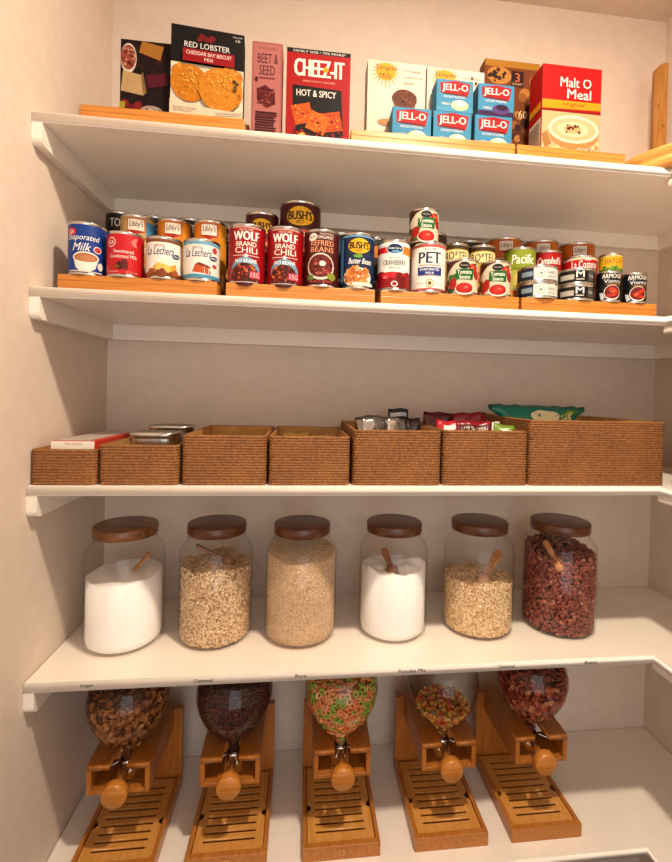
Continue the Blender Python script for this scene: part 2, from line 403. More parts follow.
def L_refr(a, R, h):
    a.bg = '#5c211c'
    a.ell(-.020, h * .86, .010, .008, '#efe6da', .4); a.text('NEW!', -.028, h * .835, -.012, h * .885, '#5c211c', .02)
    a.text('TRADITIONAL', -.006, h * .90, .026, h * .93, '#e9dccc'); a.text('ORGANIC', -.010, h * .83, .026, h * .885, '#f0e4d4', .02)
    a.text('REFRIED', -.024, h * .71, .026, h * .80, '#e8a684', .03); a.text('BEANS', -.024, h * .60, .026, h * .69, '#e8a684', .03)
    a.ell(-.002, h * .35, .030, .028, '#e2d8c8'); a.ell(-.002, h * .36, .027, .024, '#7a2a22')
    a.blobs(-.03, h * .14, .026, h * .56, 60, ['#b5685a', '#5e1d18', '#93463c', '#3d120e'], .0018, .004, (-.002, h * .36, .024, .021))
    a.ell(.002, h * .40, .007, .005, '#f0ead6', jit=.15); a.ell(.022, h * .18, .010, .008, '#8e9a40', jit=.1); a.ell(-.024, h * .15, .008, .007, '#6a8a3a', jit=.1)
    a.rect(-.03, h * .06, .03, h * .12, '#43120e'); a.text('BLACK BEANS', -.024, h * .07, .024, h * .11, '#d25248', .02)
def L_butter(a, R, h):
    a.bg = '#18365c'
    a.rect(-.06, h * .92, .06, h * .945, '#7ab0d0'); logo(a, .003, h * .76, .026, .018)
    a.ell(0, h * .58, .010, .004, '#78a23a'); a.text('Butter Beans', -.02, h * .44, .032, h * .54, '#f4f4f0', .02, .3)
    a.rect(-.045, h * .12, -.034, h * .9, '#5a9cc4')
    a.ell(0, h * .2, .032, .021, '#eee8dc')
    a.blobs(-.03, h * .06, .03, h * .38, 110, ['#d98a44', '#dd9850', '#b8682c', '#e6aa68'], .0035, .005, (0, h * .22, .028, .020), .6)
    a.rect(-.01, .0058, .034, .013, '#e8e2d4')
def L_bush(big):
    def f(a, R, h):
        a.bg = '#5a1a20'
        k = R / .037
        logo(a, 0, h * .72, .027 * k, .019 * k)
        a.rect(-.03 * k, h * .34, .03 * k, h * .48, '#b83a2a'); a.text('Chili Beans', -.026 * k, h * .36, .026 * k, h * .46, '#f2d8a8', .02)
        a.blobs(-.025 * k, .01, .025 * k, h * .3, 30, ['#7a2418', '#a8442c', '#d07850'], .003, .006)
    return f
def L_cran(a, R, h):
    a.bg = '#eceae2'
    a.rect(-.06, h * .74, -.008, h * .86, '#d02030'); a.rect(-.06, h * .74, .06, h * .745, '#c8a0a0'); a.rect(.018, h * .72, .06, h * .88, '#d08a30')
    a.ell(0, h * .82, .019, .0115, '#e8f0f4'); a.ell(0, h * .82, .0175, .010, '#16305e'); a.text('Ocean Spray', -.015, h * .80, .015, h * .85, '#f0f4f6', .02, .2); a.ell(.002, h * .765, .010, .0025, '#6aa8c8')
    a.text('JELLIED', -.013, h * .62, .013, h * .655, '#2a2a38'); a.text('CRANBERRY', -.026, h * .50, .026, h * .60, '#222a44', .01); a.text('SAUCE', -.012, h * .43, .012, h * .47, '#2a2a38')
    pts = [(-.05, .006), (.05, .006)] + [(.05 - .1 * i / 12, h * .33 + .006 * math.sin(i * .8)) for i in range(13)]
    a.poly(pts, '#98101c'); a.ell(-.004, h * .31, .028, .006, '#c8323a'); a.ell(.014, h * .2, .012, .018, '#7c0a14', .3); a.ell(-.02, h * .26, .006, .003, '#e8707a')
    a.ell(0, .014, .007, .006, '#f0eee8'); a.ell(0, .014, .005, .0042, '#b02030')
def L_pet(a, R, h):
    a.bg = '#e9e6de'
    a.rect(-.07, h - .011, .07, h - .0056, '#c85a58'); a.rect(-.07, .0056, .07, .009, '#c85a58')
    a.text('SINCE 1885', -.013, h * .84, .013, h * .875, '#4a4a66', 0, 0)
    a.text('PET', -.025, h * .58, .024, h * .80, '#222c58', .06); a.rect(-.026, h * .53, .026, h * .545, '#c4444a')
    a.rect(-.027, h * .34, .027, h * .50, '#24418c'); a.text('EVAPORATED', -.021, h * .43, .021, h * .48, '#f0f0ee', .02); a.text('MILK', -.009, h * .355, .009, h * .405, '#f0f0ee', .02)
    a.rect(-.024, h * .325, .024, h * .33, '#c4444a')
    a.ring(0, h * .18, .0085, .0095, .0018, '#b88a3a', '#efe4c8'); a.ell(0, h * .18, .004, .0045, '#8a6420'); a.text('VITAMIN D', -.03, h * .165, -.012, h * .19, '#9a7a30'); a.text('12 FL OZ', .012, h * .165, .028, h * .19, '#9a7a30')
def L_toms(a, R, h):
    a.bg = '#d9cdb4'
    a.poly([(-.05, h * .95), (-.05, h * .55), (-.022, h * .86), (-.006, h * .95)], '#5a2a1c')
    a.blobs(-.045, h * .1, -.02, h * .5, 10, ['#4e7a34', '#b02a1c', '#3a5e28'], .005, .009)
    a.ell(.021, h * .72, .0115, .0115, '#c02a1c', jit=.05); a.ell(.019, h * .76, .004, .003, '#ea7a5c'); a.ell(.031, h * .55, .009, .010, '#a8201a')
    a.ell(-.026, h * .3, .010, .011, '#b02418'); a.poly([(.026, h * .8), (.034, h * .92), (.021, h * .86)], '#4e7a34')
    a.ell(0, h * .81, .012, .0075, '#1e1c22'); a.text('Hunts', -.008, h * .79, .008, h * .835, '#c8c0b0', .01)
    a.poly([(-.019, h * .42), (.019, h * .40), (.021, h * .72), (-.018, h * .70)], '#1e7034'); a.text('Tomato', -.015, h * .565, .016, h * .68, '#f4f2e8', .03); a.text('Sauce', -.011, h * .43, .012, h * .54, '#f4f2e8', .03)
    a.ell(.001, h * .15, .020, .013, '#efe8dc'); a.ell(.001, h * .17, .0185, .0115, '#b41c16'); a.ell(.001, h * .18, .013, .008, '#d23426'); a.ell(.004, h * .2, .004, .002, '#ee8468')
def L_rotel(a, R, h):
    a.bg = '#caa23a'
    a.rect(-.06, h * .86, .06, h * .945, '#4a3a20'); a.rect(-.06, h * .60, .06, h * .84, '#ead9a4'); a.rect(-.06, h * .585, .06, h * .60, '#5a3a18')
    a.text('RO*TEL', -.029, h * .63, .029, h * .81, '#241a14', .03); a.ell(0, h * .3, .022, .018, '#c0301c'); a.blobs(-.02, h * .14, .02, h * .45, 16, ['#d85030', '#5c8a34', '#e88058'], .003, .006)
def L_pac(a, R, h):
    a.bg = '#8f9e2c'
    a.rect(-.06, .006, .06, h * .48, '#b8bc62'); a.text('Pacific', -.026, h * .62, .030, h * .84, '#f4f4ea', .02, .1); a.text('ORGANIC BROTH', -.02, h * .50, .024, h * .54, '#3c4a18'); a.ell(0, h * .25, .022, .02, '#d9c67a')
def L_camp(a, R, h):
    a.bg = '#b3121f'
    a.rect(-.06, .006, .06, h * .45, '#ece6da'); a.text("Campbell's", -.030, h * .62, .030, h * .84, '#f6f0ea', .02, .3); a.ell(0, h * .46, .011, .011, '#c8a050'); a.ell(0, h * .46, .008, .008, '#8ea050')
def L_cost(a, R, h):
    a.bg = '#b8141e'
    a.rect(-.07, h - .011, .07, h - .0056, '#d8c8b0'); a.poly([(.002, h * .86), (.010, h * .95), (.018, h * .86)], '#f0e8e0'); a.text('La Costena', -.027, h * .66, .034, h * .86, '#2a0a0c', .06); a.text('La Costena', -.027, h * .665, .034, h * .855, '#f8f2ec', .02)
    a.blobs(-.03, .01, .03, h * .5, 26, ['#3e6a28', '#5c8a38', '#c8442c'], .004, .008)
def L_hatch(a, R, h):
    a.bg = '#dcb42c'
    a.text('HATCH', -.019, h * .50, .019, h * .72, '#a83a1c', .03); a.rect(-.05, .006, .05, h * .26, '#4c7a34'); a.blobs(-.02, .008, .02, h * .34, 14, ['#4c7a34', '#7aa044'], .003, .006); a.rect(-.05, h * .83, .05, h * .87, '#e8d8a0')
def L_tunaw(a, R, h):
    a.bg = '#dfe0d8'
    a.rect(-.09, .0055, -.016, h - .0055, '#1c2c44'); a.rect(-.045, h * .35, -.018, h * .65, '#8ea0ae')
    a.ring(.0, h * .5, .0085, .0085, .001, '#8a9490', '#dfe0d8'); a.ell(.0, h * .5, .004, .003, '#9aa4a0')
    a.text('Classics', .013, h * .50, .034, h * .72, '#767c7c'); a.text('wild tuna', .014, h * .25, .034, h * .42, '#8a9090')
def L_tunab(a, R, h):
    a.bg = '#20201e'
    a.rect(-.045, h * .30, -.012, h * .62, '#b8b4aa'); a.rect(-.012, .0056, .013, h - .0056, '#121210'); a.text('M', -.008, h * .42, .009, h * .82, '#f2efe8', .03); a.rect(-.008, h * .26, .009, h * .33, '#c8c4ba')
    a.rect(.018, h * .2, .034, h * .8, '#5a5c58'); a.text('TUNA', .019, h * .4, .033, h * .6, '#c0bcb2', .02)
def L_arm(a, R, h):
    a.bg = '#17181e'
    k = R / .0245
    a.text('ARMOUR', -.018 * k, h * .76, .024 * k, h * .90, '#f2eee6', .03); a.text('Vienna', -.014 * k, h * .61, .022 * k, h * .73, '#d8dce0', .03); a.text('SAUSAGE', -.008 * k, h * .54, .020 * k, h * .585, '#e8a848', .02)
    a.ell(.003, h * .30, .017 * k, .017, '#e8e0d4'); a.ell(.003, h * .31, .0155 * k, .015, '#7a1a10')
    for i in range(7): a.ell(.003 + random.uniform(-.009, .009), h * (.2 + .035 * i), .008, .0034, random.choice(['#c8482c', '#dd6a44', '#b03420']), random.uniform(-.5, .5), 12)
    a.poly([(-.024, h * .3), (-.017, h * .3), (-.012, h * .12), (-.02, h * .06)], '#c9ccd0')
def L_generic(c, c2, t):
    def f(a, R, h):
        a.bg = c; a.rect(-.05, h * .55, .05, h * .8, c2)
        if t: a.text(t, -.024, h * .6, .024, h * .75, c, .02)
    return f
G1, G2, G3 = 'front row cans on the risers', 'second row cans behind the front row', 'back row cans on the highest step'
CX, CYC = .512, -1.268
def fc(x, y, k=.6): return k * math.atan2(-(x - CX), y - CYC) * -1 * -1     # turned a little toward the middle of the pantry
def C_(name, x, y, z, r, h, fn, label, g, k=.6, extra=0): return can(name, x, y, z, r, h, fn, label, 'can', g, fc(x, y, k) + extra)
C_('milk_can', .071, -.279, step(1), .0345, .104, L_evap, 'blue evaporated milk can with a cup picture, leftmost on the shelf', G1)
C_('milk_can', .145, -.279, step(1), .0348, .090, L_cond, 'bright red sweetened condensed milk can beside the blue milk can', G1)
C_('milk_can', .221, -.278, step(1), .0357, .085, L_lech('#8a5a34', '#8a4a1c', 'cake'), 'white condensed milk can with yellow cake slice and brown bands', G1)
C_('milk_can', .2965, -.278, step(1), .0364, .085, L_lech('#78aec4', '#5a9cb8', 'flan'), 'white condensed milk can with pale blue bands and a flan picture', G1)
C_('chili_can', .3885, -.276, step(1), .0385, .121, L_wolf, 'red chili can, the one further left beside the white milk can', G1)
C_('chili_can', .469, -.276, step(1), .0385, .121, L_wolf, 'red chili can, the one further right beside the brown refried beans', G1)
C_('bean_can', .5465, -.277, step(1), .0375, .120, L_refr, 'dark brown refried beans can with a bowl of black beans', G1)
C_('bean_can', .624, -.277, step(1), .0375, .118, L_butter, 'navy blue butter beans can with a yellow oval emblem', G1)
C_('cranberry_can', .7045, -.279, step(1), .0355, .108, L_cran, 'white and crimson jellied cranberry sauce can', G1)
C_('milk_can', .7835, -.276, step(1), .0385, .108, L_pet, 'plain white evaporated milk can with big navy letters and blue band', G1)
C_('tomato_sauce_can', .861, -.28, step(1), .0345, .077, L_toms, 'small tomato sauce can in the front row, touching the white milk can', G1)
C_('tomato_sauce_can', .938, -.28, step(1), .0338, .077, L_toms, 'small tomato sauce can in the front row, next to the flat cans', G1)
C_('tomato_sauce_can', .770, -.280, step(1) + .1082, .0325, .072, L_toms, 'small tomato sauce can stacked on top of the white milk can', G1, .3)
C_('tuna_can', 1.041, -.2745, step(1), .0438, .036, L_tunaw, 'flat navy and white can, the lower of its two-can stack', G1)
C_('tuna_can', 1.041, -.2745, step(1) + .0362, .0438, .036, L_tunaw, 'flat navy and white can, the upper of its two-can stack', G1)
C_('tuna_can', 1.135, -.275, step(1), .040, .036, L_tunab, 'flat black can with white letter M, the lower one', G1)
C_('tuna_can', 1.135, -.275, step(1) + .0362, .040, .036, L_tunab, 'flat black can with white letter M, the upper one', G1)
C_('sausage_can', 1.2065, -.288, step(1), .0262, .070, L_arm, 'small black sausage can beside the flat black cans', G1)
C_('sausage_can', 1.2705, -.288, step(1), .0262, .070, L_arm, 'small black sausage can at the right end of the riser', G1)
# second row
Y2, Y3 = -.190, -.108
C_('fruit_can', .138, Y2, step(2), .0364, .122, L_lib('#c9a86c', 'x'), 'can with pale blue side and red-bordered emblem behind the red milk can', G2)
C_('pumpkin_can', .216, Y2, step(2), .0352, .119, L_lib('#d98c22', '#e0a03a'), 'orange can with red-bordered emblem behind the cake-slice milk can', G2)
C_('pumpkin_can', .295, Y2, step(2), .0358, .121, L_lib('#d98c22', '#e0a03a'), 'orange can with red-bordered emblem behind the pale blue banded milk can', G2)
C_('flat_can', .411, Y2, step(2), .0385, .028, L_generic('#7a2018', '#caa060', ''), 'flat can hidden under the smaller maroon bean can', G2)
C_('bean_can', .411, Y2, step(2) + .0282, .0375, .118, L_bush(0), 'smaller maroon bean can with yellow oval emblem behind the red chili cans', G2)
C_('flat_can', .4985, -.190, step(2), .0385, .050, L_generic('#7a2018', '#caa060', ''), 'short wide can under the large maroon bean can', G2)
C_('bean_can', 0.4985, -.183, step(2) + .0502, .048, .126, L_bush(1), 'largest maroon bean can with yellow oval emblem, rising above the row', G2)
C_('bean_can', .592, Y2, step(2), .0365, .112, L_generic('#2a2c38', '#4a5a78', ''), 'dark can behind the refried beans and butter beans', G2)
C_('bean_can', .672, Y2, step(2), .0365, .106, L_generic('#38281e', '#c98030', ''), 'dark can behind the butter beans and cranberry cans', G2)
C_('corn_can', .7485, Y2, step(2), .0365, .106, L_generic('#b8741e', '#e0a83c', ''), 'orange can behind the cranberry sauce can', G2)
C_('vegetable_can', .838, Y3, step(3), .0385, .121, L_generic('#5a4030', '#9c8a58', ''), 'brown-topped can just right of the stacked tomato sauce can', G2)
C_('diced_tomato_can', .871, -.199, step(2), .0315, .104, L_rotel, 'yellow tomatoes can in the second row, behind the white milk can edge', G2)
C_('diced_tomato_can', .9395, Y2, step(2), .0335, .106, L_rotel, 'yellow tomatoes can in the second row, behind the two front tomato sauces', G2)
C_('broth_can', 1.0385, Y2 - .002, step(2), .0372, .105, L_pac, 'olive green can behind the navy and white flat cans', G2)
C_('soup_can', 1.112, -.187, step(2), .0335, .105, L_camp, 'red and white soup can between the olive green and wide red cans', G2)
C_('pepper_can', 1.196, -.1925, step(2), .0408, .094, L_cost, 'wide red can behind the flat black cans', G2)
C_('chile_can', 1.2705, -.205, step(2), .0268, .052, L_hatch, 'small yellow chile can, the lower one behind the sausage cans', G2)
C_('chile_can', 1.2705, -.205, step(2) + .0522, .0268, .052, L_hatch, 'small yellow chile can, the upper one behind the sausage cans', G2)
# back row
C_('bean_can', .072, Y3, step(3), .0355, .122, L_black('TOLA'), 'black can at the far left behind the blue milk can', G3)
C_('bean_can', .150, Y3, step(3), .0355, .117, L_black('VO'), 'black can with white letters behind the pale blue fruit can', G3)
C_('bean_can', .235, Y3, step(3), .0355, .117, L_black('PINTO'), 'black can mostly hidden behind the first orange can', G3)
C_('bean_can', .300, Y3 + .032, step(3), .0365, .112, L_black('BEANS'), 'black can mostly hidden behind the second orange can', G3)
C_('vegetable_can', .935, Y3, step(3), .0365, .108, L_generic('#2a2624', '#5a4a38', ''), 'dark can in the back row behind the yellow tomatoes cans', G3)
C_('pumpkin_can', 1.036, Y3 + .008, step(3), .0465, .122, L_lib('#c9701c', '#cf7a24'), 'large orange pumpkin can behind the olive green can', G3)
C_('pumpkin_can', 1.1395, Y3 + .008, step(3), .046, .122, L_lib('#c9701c', '#cf7a24'), 'large orange pumpkin can behind the red and white soup can', G3)
C_('pumpkin_can', 1.243, Y3 + .008, step(3), .046, .122, L_lib('#c9701c', '#cf7a24'), 'large orange pumpkin can behind the wide red can', G3)

# ------------------------------------------------------------------ boxes on the top shelf
def carton(name, x0, x1, yf, z0, h, dep, side, art_fn, label, rz=0, group='food boxes on the top shelf', cat='box', sidefn=None):
    w = x1 - x0; b = bmesh.new(); a = Art(); a.c(side)
    box(b, 0, w, 0, dep, 0, h, 0, .0006)
    # glued flap seams
    box(b, .004, w - .004, dep * .45, dep * .55, h, h + .0008, 0)
    art_fn(a, w, h); a.build(b, lambda u, v, l: (u, -.0002 - l, v))
    if sidefn:
        a2 = Art(); a2.cols = a.cols; sidefn(a2, dep, h); a2.build(b, lambda u, v, l: (-.0002 - l, dep - u, v))
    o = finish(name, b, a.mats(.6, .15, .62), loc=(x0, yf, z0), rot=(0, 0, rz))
    return tag(o, label, cat, group)
def B_crk(a, w, h):
    a.rect(.0005, .0005, w - .0005, h - .0005, '#2c1512')
    a.blobs(.01, .01, w - .01, h - .01, 30, ['#3e1c18', '#4a1620', '#241010'], .006, .012)
    a.ell(.016, h * .76, .0155, .030, '#e6ddd0'); a.ell(.0155, h * .77, .0148, .025, '#a8604a')
    a.blobs(.003, h * .66, .03, h * .9, 34, ['#c88a74', '#8a3c30', '#d8a890', '#70281e'], .002, .004, (.0155, h * .77, .0125, .022))
    a.poly([(.002, h * .34), (.046, h * .30), (.040, h * .56), (.006, h * .60)], '#cdb084'); a.poly([(.046, h * .30), (.052, h * .34), (.044, h * .60), (.040, h * .56)], '#9a7a50')
    a.blobs(.006, h * .34, .040, h * .56, 26, ['#b89868', '#dcc39a'], .0008, .0014)
    a.poly([(.036, h * .84), (.078, h * .76), (.084, h * .94), (.042, h * .985)], '#b8823e'); a.poly([(.056, h * .40), (.095, h * .46), (.088, h * .60), (.05, h * .56)], '#6a2034')
    a.ell(.062, h * .09, .024, .014, '#b8a898'); a.blobs(.044, h * .04, .08, h * .14, 14, ['#94807a', '#d0c4b4'], .002, .004)
    a.blobs(.004, .006, .04, h * .2, 14, ['#7a1c22', '#98302a', '#54101a'], .006, .010); a.poly([(0.001, h * .06), (.01, h * .1), (.012, h * .2), (.001, h * .2)], '#b8b048')
def B_rl(a, w, h):
    a.rect(.0005, .0005, w - .0005, h - .0005, '#efe2c8'); a.rect(.0005, h * .60, w - .0005, h - .0005, '#191413')
    a.blobs(w * .36, h * .865, w * .6, h * .905, 10, ['#8a1a22'], .004, .007, asp=.5)
    a.text('RED LOBSTER', w * .18, h * .775, w * .80, h * .835, '#f4efe6', .015); a.text('10', w * .88, h * .905, w * .94, h * .935, '#e8e2d6', .02); a.text('BISCUITS', w * .84, h * .95, w * .97, h * .965, '#e8e2d6')
    for cx, cy, rx, ry, c in ((.17, .50, .16, .09, '#c8781a'), (.26, .385, .255, .20, '#d98e24'), (.80, .50, .19, .10, '#cf7f1c'), (.69, .345, .305, .235, '#dd9630')):
        a.ell(w * cx, h * cy, w * rx, h * ry, c, n=28, jit=.015)
        a.blobs(w * (cx - rx), h * (cy - ry), w * (cx + rx), h * (cy + ry), 120, ['#e0a03c', '#d68e28', '#e6ac4c', '#dc9834', '#d0862a', '#e2a23c'], .0016, .0045, (w * cx, h * cy, w * rx * .95, h * ry * .95), .5, 7)
        a.blobs(w * (cx - rx * .5), h * cy, w * (cx + rx * .5), h * (cy + ry * .8), 30, ['#ecb658', '#e8b050'], .0014, .003, (w * cx, h * cy, w * rx * .9, h * ry * .9), .5, 7)
    a.blobs(w * .86, h * .3, w * .97, h * .46, 9, ['#5a5a26', '#6a4a1c', '#8a6a2c'], .002, .004)
    a.poly([(.0006, h * .18), (w * .4, h * .13), (w - .0006, h * .12), (w - .0006, .0006), (.0006, .0006)], '#eadcc0')
    a.rect(w * .17, h * .60, w * .87, h * .735, '#a81622'); a.text('CHEDDAR BAY BISCUIT', w * .21, h * .675, w * .83, h * .715, '#f6e8e0', .02); a.text('MIX', w * .46, h * .62, w * .58, h * .655, '#f6e8e0', .02)
    a.text('NATURALLY FLAVORED', w * .05, h * .085, w * .36, h * .105, '#8a5a28'); a.text('MIX FOR BISCUITS', w * .05, h * .055, w * .3, h * .075, '#8a5a28')
    for i in range(4): a.poly([(w * .62, h * (.05 + .012 * i)), (w * .98, h * (.08 + .012 * i)), (w * .98, h * (.083 + .012 * i)), (w * .62, h * (.053 + .012 * i))], ['#6a5a4c', '#c8c0b4'][i % 2])
def B_beet(a, w, h):
    a.rect(.0005, .0005, w - .0005, h - .0005, '#b9716c'); a.rect(w * .06, .004, w * .94, h - .004, '#c2807a')
    a.text('ORGANIC CRACKERS', w * .2, h * .93, w * .8, h * .95, '#8a3a3c')
    a.text('BEET &', w * .18, h * .80, w * .86, h * .89, '#5a1c28', .01); a.text('SEED', w * .24, h * .69, w * .76, h * .78, '#5a1c28', .01); a.rect(w * .24, h * .655, w * .76, h * .67, '#8a3a44')
    a.ell(w * .48, h * .49, w * .33, h * .115, '#7a2a2e', n=6, rot=.5); a.blobs(w * .2, h * .38, w * .76, h * .6, 34, ['#94423c', '#5e1a22', '#a8584c'], .002, .003, (w * .48, h * .49, w * .28, h * .1))
    for i in range(4): a.rect(w * .18, h * (.42 + .045 * i), w * .78, h * (.426 + .045 * i), '#5a1a20')
    for i in range(11): a.rect(w * (.12 + random.uniform(0, .04)), h * (.09 + .024 * i), w * (.80 + random.uniform(-.05, .08)), h * (.104 + .024 * i), random.choice(['#5c1a22', '#74282c', '#4e141c']))
    a.ell(w * .16, h * .645, .003, .005, '#5a1c28')
def B_chz(a, w, h):
    a.rect(.0005, .0005, w - .0005, h - .0005, '#b4141a'); a.rect(.0005, h * .955, w - .0005, h - .0005, '#1c1210'); a.text('FAMILY SIZE / 75% MORE*', w * .10, h * .962, w * .92, h * .985, '#f2ece4', .02)
    a.text('CHEEZ-IT', w * .12, h * .73, w * .89, h * .90, '#f8f2e8', .08); a.ell(w * .61, h * .81, .006, .006, '#f0b020'); a.text('BAKED SNACK CRACKERS', w * .26, h * .675, w * .76, h * .695, '#f0b8a0')
    a.poly([(w * .10, h * .5), (w * .18, h * .08), (w * .92, h * .04), (w * .86, h * .62), (w * .1, h * .64)], '#1a0e0e')
    a.text('HOT & SPICY', w * .16, h * .535, w * .78, h * .60, '#f4eee6', .03)
    for cx, cy, rr, hh in ((.26, .36, .28, '#d0661c'), (.72, .30, .2, '#c85a18'), (.50, .28, -.35, '#e07a24')):
        s = .028; pts = []
        for i in range(16):
            q = PI / 4 + PI / 2 * (i // 4); tt = (i % 4) / 4; p0 = Vector((math.cos(q), math.sin(q))); p1 = Vector((math.cos(q + PI / 2), math.sin(q + PI / 2))); p = (p0 * (1 - tt) + p1 * tt) * s * (1 if i % 2 else 1.05)
            pts.append((w * cx + p.x * math.cos(rr) - p.y * math.sin(rr), h * cy + p.x * math.sin(rr) + p.y * math.cos(rr)))
        a.poly(pts, hh); a.ell(w * cx, h * cy, .003, .003, '#7a2a0c'); a.blobs(w * cx - .016, h * cy - .016, w * cx + .016, h * cy + .016, 24, ['#f09a48', '#b84812', '#e88a34'], .001, .003)
    a.blobs(w * .12, h * .14, w * .9, h * .2, 20, ['#7a1410', '#b8301a'], .002, .004)
    a.ell(w * .26, h * .12, .0095, .011, '#e8b85a'); a.text('100%', w * .215, h * .115, w * .305, h * .145, '#7a3010')
def B_sm(food):
    def f(a, w, h):
        a.rect(.0005, .0005, w - .0005, h - .0005, '#e9e0d0')
        cx, cy = w * .31, h * .86
        for i in range(20):
            q = 2 * PI * i / 20; r1 = .039
            a.poly([(cx + .024 * math.cos(q - .07), cy + .02 * math.sin(q - .07)), (cx + min(r1, 1) * math.cos(q), min(cy + r1 * math.sin(q), h - .001)), (cx + .024 * math.cos(q + .07), cy + .02 * math.sin(q + .07))], '#e0a828', i > 0) if cx + r1 * math.cos(q) > .001 else None
        a.ell(cx, cy, .023, .020, '#ebb437'); a.text('Simple', cx - .025, cy + .001, cx + .025, cy + .015, '#8a4a1a', .01, .2); a.text('Mills', cx - .016, cy - .015, cx + .013, cy - .003, '#8a4a1a', .01, .2)
        a.text('SOFT BAKED', w * .62, h * .88, w * .92, h * .905, '#5a4a40'); a.text('ALMOND FLOUR', w * .62, h * .80, w * .95, h * .825, '#b0824a'); a.text('BARS', w * .62, h * .72, w * .80, h * .75, '#b0824a')
        if food == 'muffin':
            a.poly([(w * .44, h * .50), (w * .84, h * .50), (w * .78, h * .28), (w * .50, h * .28)], '#9a6a48'); a.ell(w * .64, h * .53, w * .22, h * .12, '#7a4426', jit=.04); a.blobs(w * .42, h * .42, w * .86, h * .66, 30, ['#4e2814', '#93582e', '#643418'], .002, .004, (w * .64, h * .54, w * .19, h * .10))
            for i in range(7): a.rect(w * (.50 + .045 * i), h * .30, w * (.508 + .045 * i), h * .44, '#7a4c2e')
            a.ell(w * .38, h * .2, w * .2, h * .05, '#c89a6a')
        else:
            for i in range(8): a.ell(w * (.78 + .07 * (i % 2)), h * (.90 - .06 * i), .003, .004, random.choice(['#b83a30', '#e0a828', '#8a5430']))
            a.ell(w * .4, h * .5, .018, .016, '#b07a40')
        a.rect(w * .02, .002, w * .14, h * .05, '#3a2a20')
    return f
def B_jello(bottom, hue='#4f9cc0'):
    def f(a, w, h):
        a.rect(.0005, .0005, w - .0005, h - .0005, hue); a.rect(.0005, .0005, w - .0005, h * .16, bottom)
        a.ell(w * .64, h * .22, w * .24, h * .16, '#ead9a8' if bottom != '#4a2458' else '#6a4a8a'); a.ell(w * .66, h * .28, w * .16, h * .10, '#f6efd8' if bottom != '#4a2458' else '#3a2048')
        a.poly([(w * .11, h * .56), (w * .86, h * .52), (w * .92, h * .90), (w * .5, h * .97), (w * .09, h * .88)], '#b81c24'); a.text('JELL-O', w * .15, h * .60, w * .85, h * .87, '#f6f2ec', .05); a.poly([(w * .16, h * .55), (w * .84, h * .50), (w * .8, h * .56), (w * .18, h * .60)], '#8a1018')
        a.text('INSTANT PUDDING', w * .2, h * .43, w * .78, h * .50, '#eef4f6', .01); a.text('VANILLA', w * .14, h * .2, w * .38, h * .28, '#f0ecd8', .02)
    return f
def B_cook(a, w, h):
    a.rect(.0005, .0005, w - .0005, h - .0005, '#8a4e22'); a.rect(.0005, h * .93, w - .0005, h - .0005, '#b8862e')
    a.ell(w * .26, h * .84, w * .22, h * .09, '#c8904a', jit=.04); a.blobs(w * .06, h * .76, w * .44, h * .92, 22, ['#3a1c10', '#5c2e18'], .003, .006, (w * .26, h * .84, w * .18, h * .07)); a.ell(w * .9, h * .8, w * .09, h * .06, '#c8904a')
    a.rect(w * .48, h * .74, w * .70, h * .90, '#3e1812'); a.text('3', w * .55, h * .79, w * .63, h * .88, '#e07a50', .03); a.text('COUNT', w * .50, h * .755, w * .68, h * .78, '#e8c8a0')
    a.blobs(w * .3, h * .05, w * .95, h * .70, 40, ['#a86a34', '#6e3a1a', '#c48a4c', '#4a2412'], .006, .014); a.text('60', w * .62, h * .42, w * .78, h * .5, '#f0d8a8', .02)
def B_malt(a, w, h):
    a.rect(.0005, .0005, w - .0005, h - .0005, '#c41a1a'); a.text('Malt O', w * .30, h * .76, w * .82, h * .87, '#f8f0e8', .025); a.text('Meal', w * .42, h * .63, w * .82, h * .74, '#f8f0e8', .025); a.ell(w * .755, h * .875, .003, .003, '#c41a1a')
    a.poly([(.0005, h * .50), (w - .0005, h * .52), (w - .0005, h * .605), (.0005, h * .60)], '#e8a81c'); a.text('original', w * .34, h * .53, w * .72, h * .59, '#8a4010', .02, .3)
    a.rect(.0005, h * .47, w - .0005, h * .50, '#a01414'); a.rect(.0005, .0005, w - .0005, h * .47, '#d9bd90')
    a.blobs(.006, .006, w - .006, h * .14, 30, ['#c09058', '#e6cfa4', '#a87440'], .003, .006)
    a.ell(w * .54, h * .24, w * .43, h * .19, '#c89a62'); a.ell(w * .54, h * .28, w * .43, h * .16, '#efe3cc'); a.ell(w * .54, h * .28, w * .38, h * .13, '#dcc49a'); a.ell(w * .53, h * .28, w * .26, h * .085, '#e9d6b2'); a.ell(w * .52, h * .28, w * .15, h * .05, '#d5b888')
    a.blobs(w * .42, h * .24, w * .64, h * .33, 10, ['#6e3a1c', '#8a4e28'], .002, .004); a.poly([(.001, h * .2), (.012, h * .24), (.022, h * .1), (.008, h * .05)], '#b88a50'); a.text('GOOD', w * .60, h * .03, w * .92, h * .075, '#f6efe4', .03)
def S_malt(a, w, h):
    a.rect(.003, h * .02, w - .003, h * .40, '#e6dccb')
    for i in range(12): a.rect(.006, h * (.05 + .027 * i), w - .008, h * (.06 + .027 * i), '#8a6a5a')
    a.rect(.003, h * .5, w - .003, h * .58, '#e8a81c')
carton('cracker_box', .1325, .2335, -.290, step1(1), .158, .042, '#2c1512', B_crk, 'dark box picturing crackers and a bowl of seeds, leftmost on the top shelf')
carton('biscuit_mix_box', .235, .3775, -.308, step1(1), .187, .046, '#191413', B_rl, 'tall cream box with black top and golden biscuits on it', rz=.085)
carton('cracker_box', .392, .4545, -.285, ZS[0] + .0003, .222, .05, '#b9716c', B_beet, 'slim dusty pink box of beet crackers')
carton('cracker_box', .464, .5985, -.291, ZS[0] + .0003, .213, .05, '#8a1014', B_chz, 'bright red box of hot spicy cheese crackers')
